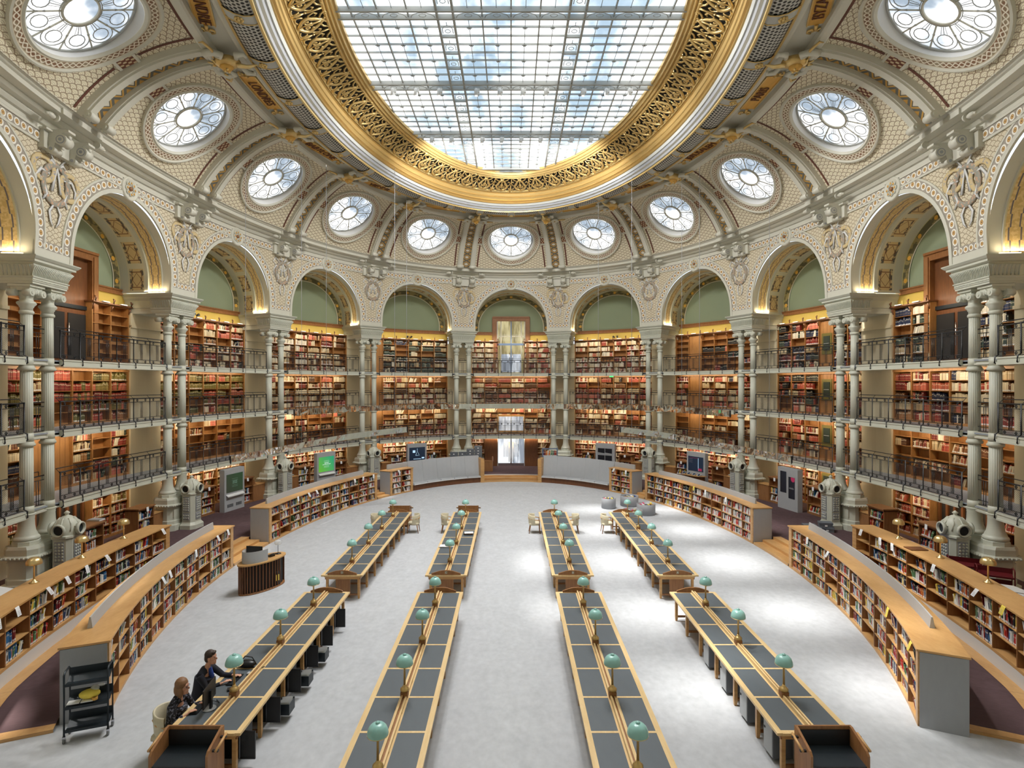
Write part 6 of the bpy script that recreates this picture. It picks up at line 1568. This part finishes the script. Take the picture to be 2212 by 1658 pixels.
mb = MB(); AA = [PI*i/16 for i in range(17)]; mb.grid([[(-.95*math.cos(a), .2-.55*math.sin(a), z) for a in AA] for z in (.74, .78)], 'oak', sm=False, caps=True); mb.build('top', root)
mb = MB(); mb.grid([[(-.8*math.cos(a), .2-.42*math.sin(a), z) for a in AA] for z in (0, .74)], 'oak_dark', sm=False); mb.build('body', root)
# mirrored ribbons hung on cables
def ceil_z(x, y):
    best = (1e9, 0)
    for i in range(0, 1024, 2):
        a, b_, dx, dy = TAB[i]; t = ((x-a)*dx+(y-b_)*dy)/(dx*dx+dy*dy); e = (a+dx*t-x)**2+(b_+dy*t-y)**2
        if t > 0 and e < best[0]: best = (e, t)
    t = best[1]
    if t > 5.3: return 18.0 if t < 7.4 else 18.3 if t < 8 else 19.2
    return min((abs(CV(q/50)[0]-t), CV(q/50)[1]) for q in range(51))[1]
def ribbon(ctrl, label, cabs):
    n = 26; pts = []
    P_ = [Vector(c) for c in ctrl]; P_ = [2*P_[0]-P_[1]]+P_+[2*P_[-1]-P_[-2]]
    for i in range(n+1):
        f = i/n*(len(ctrl)-1); k_ = min(int(f), len(ctrl)-2); t = f-k_; a, b_, c, d = P_[k_:k_+4]
        pts.append(.5*((2*b_)+(c-a)*t+(2*a-5*b_+4*c-d)*t*t+(3*b_-a-3*c+d)*t**3))
    root = empty('mirror_ribbon', tuple(pts[n//2]), label, 'hanging mirror sculpture', 'hanging mirrored ribbons', absolute=True)
    mb = MB(); rows = []
    rr_ = random.Random(3)
    for i, p in enumerate(pts):
        q = pts[min(i+1, n)]-pts[max(i-1, 0)]; nn = Vector((q.y, -q.x, 0)).normalized(); j = nn*rr_.uniform(-.008, .008)
        rows.append([tuple(p+nn*.02+j-Vector((0, 0, .15))), tuple(p+nn*.02-j+Vector((0, 0, .15))), tuple(p-nn*.02-j+Vector((0, 0, .15))), tuple(p-nn*.02+j-Vector((0, 0, .15)))])
    mb.grid(rows, 'mirror', sm=False, closed=True)
    mb.build('ribbon', root)
    mb = MB(); 
    for e in (0, n): p = pts[e]; mb.box(p.x-.03, p.x+.03, p.y-.03, p.y+.03, p.z-.16, p.z+.16, 'black_iron')
    mb.build('end_block', root)
    for f in cabs:
        p = pts[int(f*n)]; top = ceil_z(p.x, p.y)
        mb = MB(); mb.tube([(p.x, p.y, p.z+.15), (p.x, p.y, top)], .010, 'mid_grey_panel', 4); mb.build('cable', root)
ribbon([(-13.0, 4.2, 3.30), (-10.9, 6.2, 3.65), (-8.4, 7.8, 4.05), (-5.6, 8.6, 4.35)], 'mirrored ribbon hanging low on the left, rising to the right', (.10, .42, .93))
ribbon([(13.0, 4.2, 3.30), (10.9, 6.2, 3.65), (8.4, 7.8, 4.05), (5.9, 8.6, 4.35)], 'mirrored ribbon hanging low on the right, rising to the left', (.12, .5, .95))
ribbon([(-10.2, 4.6, 5.45), (-8.2, 9.0, 5.45), (-4.6, 12.4, 5.42), (0, 13.6, 5.42), (4.6, 12.4, 5.42), (8.2, 9.0, 5.45), (10.3, 4.6, 5.40)], 'long mirrored ribbon hanging across the far end of the hall', (.1, .28, .72, .9))
# small signs and cameras on the galleries
for b in (-4, -3, 1, 4):
    gz = {-4: 5.2, -3: 5.2, 1: 7.6, 4: 5.2}[b]
    root = empty('exit_sign', mw=fr(b, -1.1, gz-.16), label='small green exit light under the gallery of '+bayname(b), cat='exit sign', group='green exit lights')
    mb = MB(); mb.box(-.16, .16, -.05, .05, -.12, .0, 'exit_green_case'); mb.build('case', root); mb = MB(); mb.box(-.13, .13, -.056, -.05, -.10, -.03, 'exit_green'); mb.build('face', root)
for b, s in ((-3, -2.2), (-2, -1.7), (2, 1.9), (3, 1.9)):
    root = empty('security_camera', mw=fr(b+s/CH, -1.45, 10.24), label='small white camera on the bookcase top in '+bayname(b), cat='camera', group='white cameras on the bookcase tops')
    mb = MB(); mb.tube([(0, 0, 0), (0, 0, .42)], .02, 'white_panel', 6); mb.build('post', root); mb = MB(); mb.box(-.1, .1, -.1, .08, .40, .54, 'white_panel'); mb.build('head', root)
for b, s in ((-3, -.7), (-1, 0), (1, .2), (3, 1.4)):
    root = empty('twin_spotlight', mw=fr(b+s/CH, -1.45, 10.24), label='small black spotlights on the bookcase top in '+bayname(b), cat='spotlight', group='black twin spotlights')
    for q in (-.12, .12): mb = MB(); mb.tube([(q, .02, .1), (q*1.4, -.12, .16)], [.05, .07], 'black_iron', 8); mb.tube([(q, 0, 0), (q, 0, .1)], .015, 'black_iron', 5); mb.build('head', root)
# ---- computers and people at the leftmost near table
ZT_ = .782
def screen_pc(x, y, ang, label):
    root = empty('monitor', mw=Matrix.Translation((x, y, ZT_))@Matrix.Rotation(ang, 4, 'Z'), label=label, cat='monitor')
    mb = MB(); mb.box(-.28, .28, -.012, .012, .12, .46, 'black_plastic'); mb.build('panel', root)
    mb = MB(); mb.box(-.26, .26, .012, .014, .14, .44, 'screen_dark'); mb.build('screen', root)
    mb = MB(); mb.box(-.035, .035, -.05, -.012, .0, .34, 'black_plastic'); mb.lathe([(.12, 0), (.12, .01), (.0, .012)], 'grey_panel', 20); mb.build('stand', root)
    mb = MB(); mb.tube([(.0, -.05, .15), (.1, -.14, .05), (.2, -.1, .005), (.3, -.02, .005)], .006, 'black_plastic', 5); mb.build('cable', root)
screen_pc(-5.60, -11.75, PI/2+.12, 'large black monitor seen from behind in front of the woman')
def keyboard(x, y, ang, label):
    root = empty('keyboard', mw=Matrix.Translation((x, y, ZT_))@Matrix.Rotation(ang, 4, 'Z'), label=label, cat='keyboard')
    mb = MB(); mb.box(-.22, .22, -.07, .07, 0, .018, 'black_plastic'); mb.build('body', root)
    mb = MB()
    for j in range(4):
        for i in range(13): mb.box(-.205+.032*i, -.178+.032*i, -.058+.03*j, -.034+.03*j, .018, .024, 'dark_metal')
    mb.build('keys', root)['kind'] = 'stuff'
keyboard(-5.80, -11.72, PI/2, 'black keyboard between the woman and the monitor'); keyboard(-5.62, -10.72, PI/2-.05, 'black keyboard under the hands of the man')
mb = MB(); mb.box(-.09, .09, -.06, .06, 0, .025, 'black_plastic'); tag(mb.build('tablet', mw=Matrix.Translation((-5.50, -11.08, ZT_))@Matrix.Rotation(.4, 4, 'Z')), 'small black device beside the brass lamp foot near the man', 'device')
mb = MB(); mb.ball((0, 0, .07), .16, 'black_plastic', 14, (1.2, .7, .5)); mb.tube([(-.16, 0, .08), (-.05, .02, .22), (.1, .02, .2), (.2, 0, .05)], .012, 'black_plastic', 5); mb.tube([(.1, -.05, .05), (.3, -.15, .02), (.38, -.02, .02)], .01, 'black_plastic', 5)
tag(mb.build('shoulder_bag', mw=Matrix.Translation((-5.62, -10.18, ZT_))), 'black shoulder bag lying on the table beyond the man', 'bag')
mb = MB(); mb.ball((0, 0, 0), .035, 'grey_panel', 10, (1, 1.6, .6)); tag(mb.build('mouse', mw=Matrix.Translation((-5.45, -10.48, ZT_+.02))), 'grey computer mouse beyond the keyboard of the man', 'mouse')
def fused(mb, name, parent, vox, smooth=True):
    o = mb.build(name, parent); r = o.modifiers.new('fuse', 'REMESH'); r.mode = 'VOXEL'; r.voxel_size = vox; r.use_smooth_shade = True
    s_ = o.modifiers.new('soften', 'SMOOTH'); s_.factor = .5; s_.iterations = 3; return o
def person(x, y, label, hair, cloth, trousers, woman, hands, lean):
    """sitting, looking along +X; hands = two world points for the palms"""
    hs = 1.04 if woman else 1.12; ks = 1.10
    pel = Vector((x, y, .50)); ch = Vector((x+lean*.55, y, .50+.36*hs)); nk = Vector((x+lean*.95, y, .50+.53*hs)); hd = Vector((x+lean*1.15+.03, y, .50+.69*hs))
    B = MB()
    for c, r, s_ in (((0, 0, .02), .088, (1.08, .86, 1.28)), ((.03, 0, -.06), .062, (1.1, .85, 1.0))): B.ball(tuple(hd+Vector(c)*ks), r*ks, 'skin', 16, s_)
    B.ball(tuple(hd+Vector((.105, 0, -.01))*ks), .018, 'skin', 8, (1.1, .75, 1.5)); B.ball(tuple(hd+Vector((.088, 0, -.055))*ks), .018, 'skin', 8, (.8, 1.5, .5)); B.ball(tuple(hd+Vector((.078, 0, -.095))*ks), .022, 'skin', 8)
    for s in (-1, 1): B.ball(tuple(hd+Vector((.0, s*.083, 0))*ks), .024, 'skin', 8, (.8, .4, 1.3)); B.ball(tuple(hd+Vector((.082, s*.033, .045))*ks), .014, 'skin', 6, (.6, 1.6, .5))
    B.tube([tuple(nk+Vector((-.02, 0, -.06))), tuple(nk+Vector((0, 0, .03))), tuple(hd+Vector((-.01, 0, -.05)))], [.06, .052, .055], 'skin', 12)
    B.tube([tuple(pel), tuple(ch), tuple(nk)], [.11, .10, .05], 'skin', 12)
    arms = []
    for s, h in zip((-1, 1), hands):
        sh = Vector((ch.x+.02, y-s*-.0+s*.19*hs, ch.z+.10)); h = Vector(h); d = h-sh; mid = (sh+h)/2; L1, L2 = .29*hs, .25*hs
        e = max(.0, L1*L1-(d.length/2)**2); k_ = math.sqrt(e) if e > 0 else .02
        el = mid+Vector((-.35, s*.45, -.9)).normalized()*k_; wr = h-(h-el).normalized()*.07
        arms.append((sh, el, wr)); B.tube([tuple(sh), tuple(el), tuple(wr)], [.04, .036, .024], 'skin', 10)
        f = (h-el); f.z = min(f.z, .0); f.normalize(); sd = Vector((-f.y, f.x, 0)).normalized()
        B.tube([tuple(wr), tuple(h-f*.02), tuple(h+f*.03)], [.024, .036, .034], 'skin', 10, flat=.5)
        for i, (o_, ln_) in enumerate(((-.030, .062), (-.010, .074), (.010, .070), (.029, .054))):
            a = h+f*.025+sd*o_; B.tube([tuple(a), tuple(a+f*ln_*.45+Vector((0, 0, .010))), tuple(a+f*ln_*.8+Vector((0, 0, .0))), tuple(a+f*ln_+Vector((0, 0, -.010)))], [.0095, .009, .0085, .007], 'skin', 7)
        tb = h-f*.02-sd*s*.03*-1*(-1); tb = h-f*.015+sd*(-s)*(-.032) if False else h-f*.015+sd*(.034 if sd.y*s < 0 else -.034)
        out_ = (tb-h); out_.z = 0; out_.normalize(); B.tube([tuple(tb-out_*.01), tuple(tb+out_*.018+f*.025), tuple(tb+out_*.02+f*.048)], [.012, .010, .008], 'skin', 7)
    body = fused(B, 'person', None, .0055); tag(body, label, 'person')
    C = MB(); ys = .17*hs
    C.tube([tuple(pel+Vector((0, 0, -.06))), tuple(pel+Vector((lean*.2, 0, .12))), tuple(ch), tuple(ch+Vector((.0, 0, .09)))], [.17*hs, .155*hs, .165*hs, .12], cloth, 20, flat=1.0)
    C.tube([tuple(ch+Vector((0, -ys, .08))), tuple(ch+Vector((.0, 0, .13))), tuple(ch+Vector((0, ys, .08)))], [.075, .085, .075], cloth, 14)
    for sh, el, wr in arms: q = el+(wr-el)*(.82 if not woman else .7); C.tube([tuple(sh+Vector((-.01, 0, 0))), tuple((sh+el)/2), tuple(el), tuple(q)], [.075, .064, .058, .046 if not woman else .055], cloth, 12)
    if not woman: C.tube([tuple(nk+Vector((-.05, -.05, -.03))), tuple(nk+Vector((-.06, 0, .0))), tuple(nk+Vector((-.05, .05, -.03)))], .022, cloth, 8)
    fused(C, 'jacket' if not woman else 'blouse', body, .012)
    if not woman:
        S = MB(); S.tube([tuple(nk+Vector((.045, 0, -.02))), tuple(ch+Vector((.135, 0, .05))), tuple(ch+Vector((.165, 0, -.08)))], [.035, .045, .03], 'blue_shirt', 10); S.build('shirt', body)
    Lg = MB()
    for s in (-1, 1): Lg.tube([tuple(pel+Vector((0, s*.09, 0))), tuple(pel+Vector((.40*hs, s*.12, .0))), tuple(Vector((x+.44*hs, y+s*.12, .10)))], [.095, .07, .05], trousers, 12)
    fused(Lg, 'trousers', body, .014)
    Sh = MB()
    for s in (-1, 1): Sh.ball((x+.50*hs, y+s*.12, .045), .06, 'black_plastic', 10, (2.0, .8, .75))
    Sh.build('shoes', body)
    H = MB()
    if woman:
        for c, r, s_ in (((-.02, 0, .06), .104, (1.02, .98, 1.0)), ((-.05, 0, -.03), .095, (.9, 1.1, 1.3)), ((-.0, -.075, -.06), .05, (1.0, .6, 1.9)), ((-.0, .075, -.06), .05, (1.0, .6, 1.9))): H.ball(tuple(hd+Vector(c)*ks), r*ks, hair, 14, s_)
    else:
        for c, r, s_ in (((-.015, 0, .06), .092, (1.08, .93, .98)), ((-.055, 0, .0), .075, (.75, 1.1, 1.2)), ((.055, 0, .105), .045, (.9, 1.3, .6))): H.ball(tuple(hd+Vector(c)*ks), r*ks, hair, 14, s_)
    fused(H, 'hair', body, .009)
    Ey = MB()
    for s in (-1, 1): Ey.ball(tuple(hd+Vector((.082, s*.033, .022))*ks), .011, 'black_iron', 8, (.6, 1.1, .6))
    Ey.build('eyes', body)
    if woman:
        G_ = MB()
        for s in (-1, 1): G_.tube([tuple(hd+Vector((.105, s*.035+.026*math.cos(a), .022+.02*math.sin(a)))) for a in [2*PI*i/12 for i in range(12)]], .003, 'black_iron', 4, closed=True); G_.tube([tuple(hd+Vector((.105, s*.06, .025))), tuple(hd+Vector((.0, s*.09, .02)))], .003, 'black_iron', 4)
        G_.build('glasses', body)
    return body
person(-6.28, -10.80, 'person in a dark navy jacket and blue shirt typing, seated beyond the woman', 'hair_dark', 'navy_cloth', 'navy_cloth', False, [(-5.72, -10.86, .83), (-5.62, -10.62, .83)], .16)
person(-6.20, -11.82, 'person with shoulder length brown hair and dark patterned blouse, seated at the monitor', 'hair_brown', 'blouse', 'navy_cloth', True, [(-5.84, -11.92, .83), (-5.74, -11.64, .84)], .10)
# ================================================================ books: the 300 that show largest stand alone, the rest is one mass
def inview(p):
    d = p[1]-CAM[1]
    if d < 1: return False
    X = 1104+1240*p[0]/d; Y = 829-1240*(p[2]-CAM[2])/d
    return -5 < X < 2217 and Y < 1660
CN = [((.9, .9, .88), 'white'), ((.62, .62, .64), 'grey'), ((.1, .1, .1), 'black'), ((.05, .07, .16), 'dark blue'), ((.5, .04, .03), 'red'), ((.75, .55, .1), 'yellow'), ((.04, .16, .35), 'blue'), ((.1, .2, .1), 'green'), ((.6, .2, .05), 'orange'), ((.2, .02, .03), 'dark red'), ((.3, .12, .05), 'brown'), ((.75, .68, .5), 'cream')]
def cname(c): return min(CN, key=lambda k_: sum((math.sqrt(a)-math.sqrt(b_))**2 for a, b_ in zip(c, k_[0])))[1]
NEAR.sort(key=lambda q: q[0]); cnt = 0; seen = {}
one = MB()
one.box(-.5, .5, -.5, .5, 0, 1, 'book_single'); ub = one.mesh('book')
for li, uvv in enumerate(ub.uv_layers[0].data):
    v = ub.vertices[ub.loops[li].vertex_index].co; pn = ub.polygons[li//4].normal
    uvv.uv = (v.x+.5, v.z) if abs(pn.y) > .5 else (0, .5)
for dist, pts, col, inf in NEAR:
    if cnt < 300 and inview(pts[0]) and inview(pts[4]):
        p = [Vector(q) for q in pts]; c = (p[0]+p[1]+p[2]+p[3])/4; X = p[1]-p[0]; Y = p[3]-p[0]; Z = p[4]-p[0]
        o = bpy.data.objects.new('book', ub); COL.objects.link(o); o.color = (*col, .9)
        o.matrix_world = Matrix(((X.x, Y.x, Z.x, c.x), (X.y, Y.y, Z.y, c.y), (X.z, Y.z, Z.z, c.z), (0, 0, 0, 1)))
        shf = ['bottom', 'second', 'third', 'top'][inf['j']] if inf['n'] == 4 else ['bottom', 'middle', 'top'][inf['j']]
        nth = ORD[inf['idx']] if inf['idx'] < 13 else '%dth' % inf['idx']
        tag(o, '%s book, %s on the %s shelf, column %s of %s' % (cname(col), nth, shf, ORD[inf['i']+1], inf['pos']), 'book', 'books on the nearest shelves')
        cnt += 1
    else: book_quads(pts, col, .9)
me = bpy.data.meshes.new('books'); me.from_pydata(SB['v'], [], SB['f']); me.materials.append(MATS['books'])
ul = me.uv_layers.new(name='UVMap'); ul.data.foreach_set('uv', [c for p in SB['uv'] for c in p])
ca_ = me.color_attributes.new('Col', 'FLOAT_COLOR', 'CORNER'); ca_.data.foreach_set('color', [c for q in SB['c'] for _ in range(4) for c in q])
o = bpy.data.objects.new('shelved_books', me); COL.objects.link(o)
tag(o, 'thousands of further books filling the wall shelves and low bookcases', 'books', kind='stuff')
for o in bpy.data.objects:
    if '_abs' in o.keys(): del o['_abs']
print('books in the mass', len(SB['f'])//4, 'objects', len(bpy.data.objects))

for o in bpy.data.objects:
    if o.get('label') and not (4 <= len(o['label'].split()) <= 16): print('LONG', o.name, o['label'])
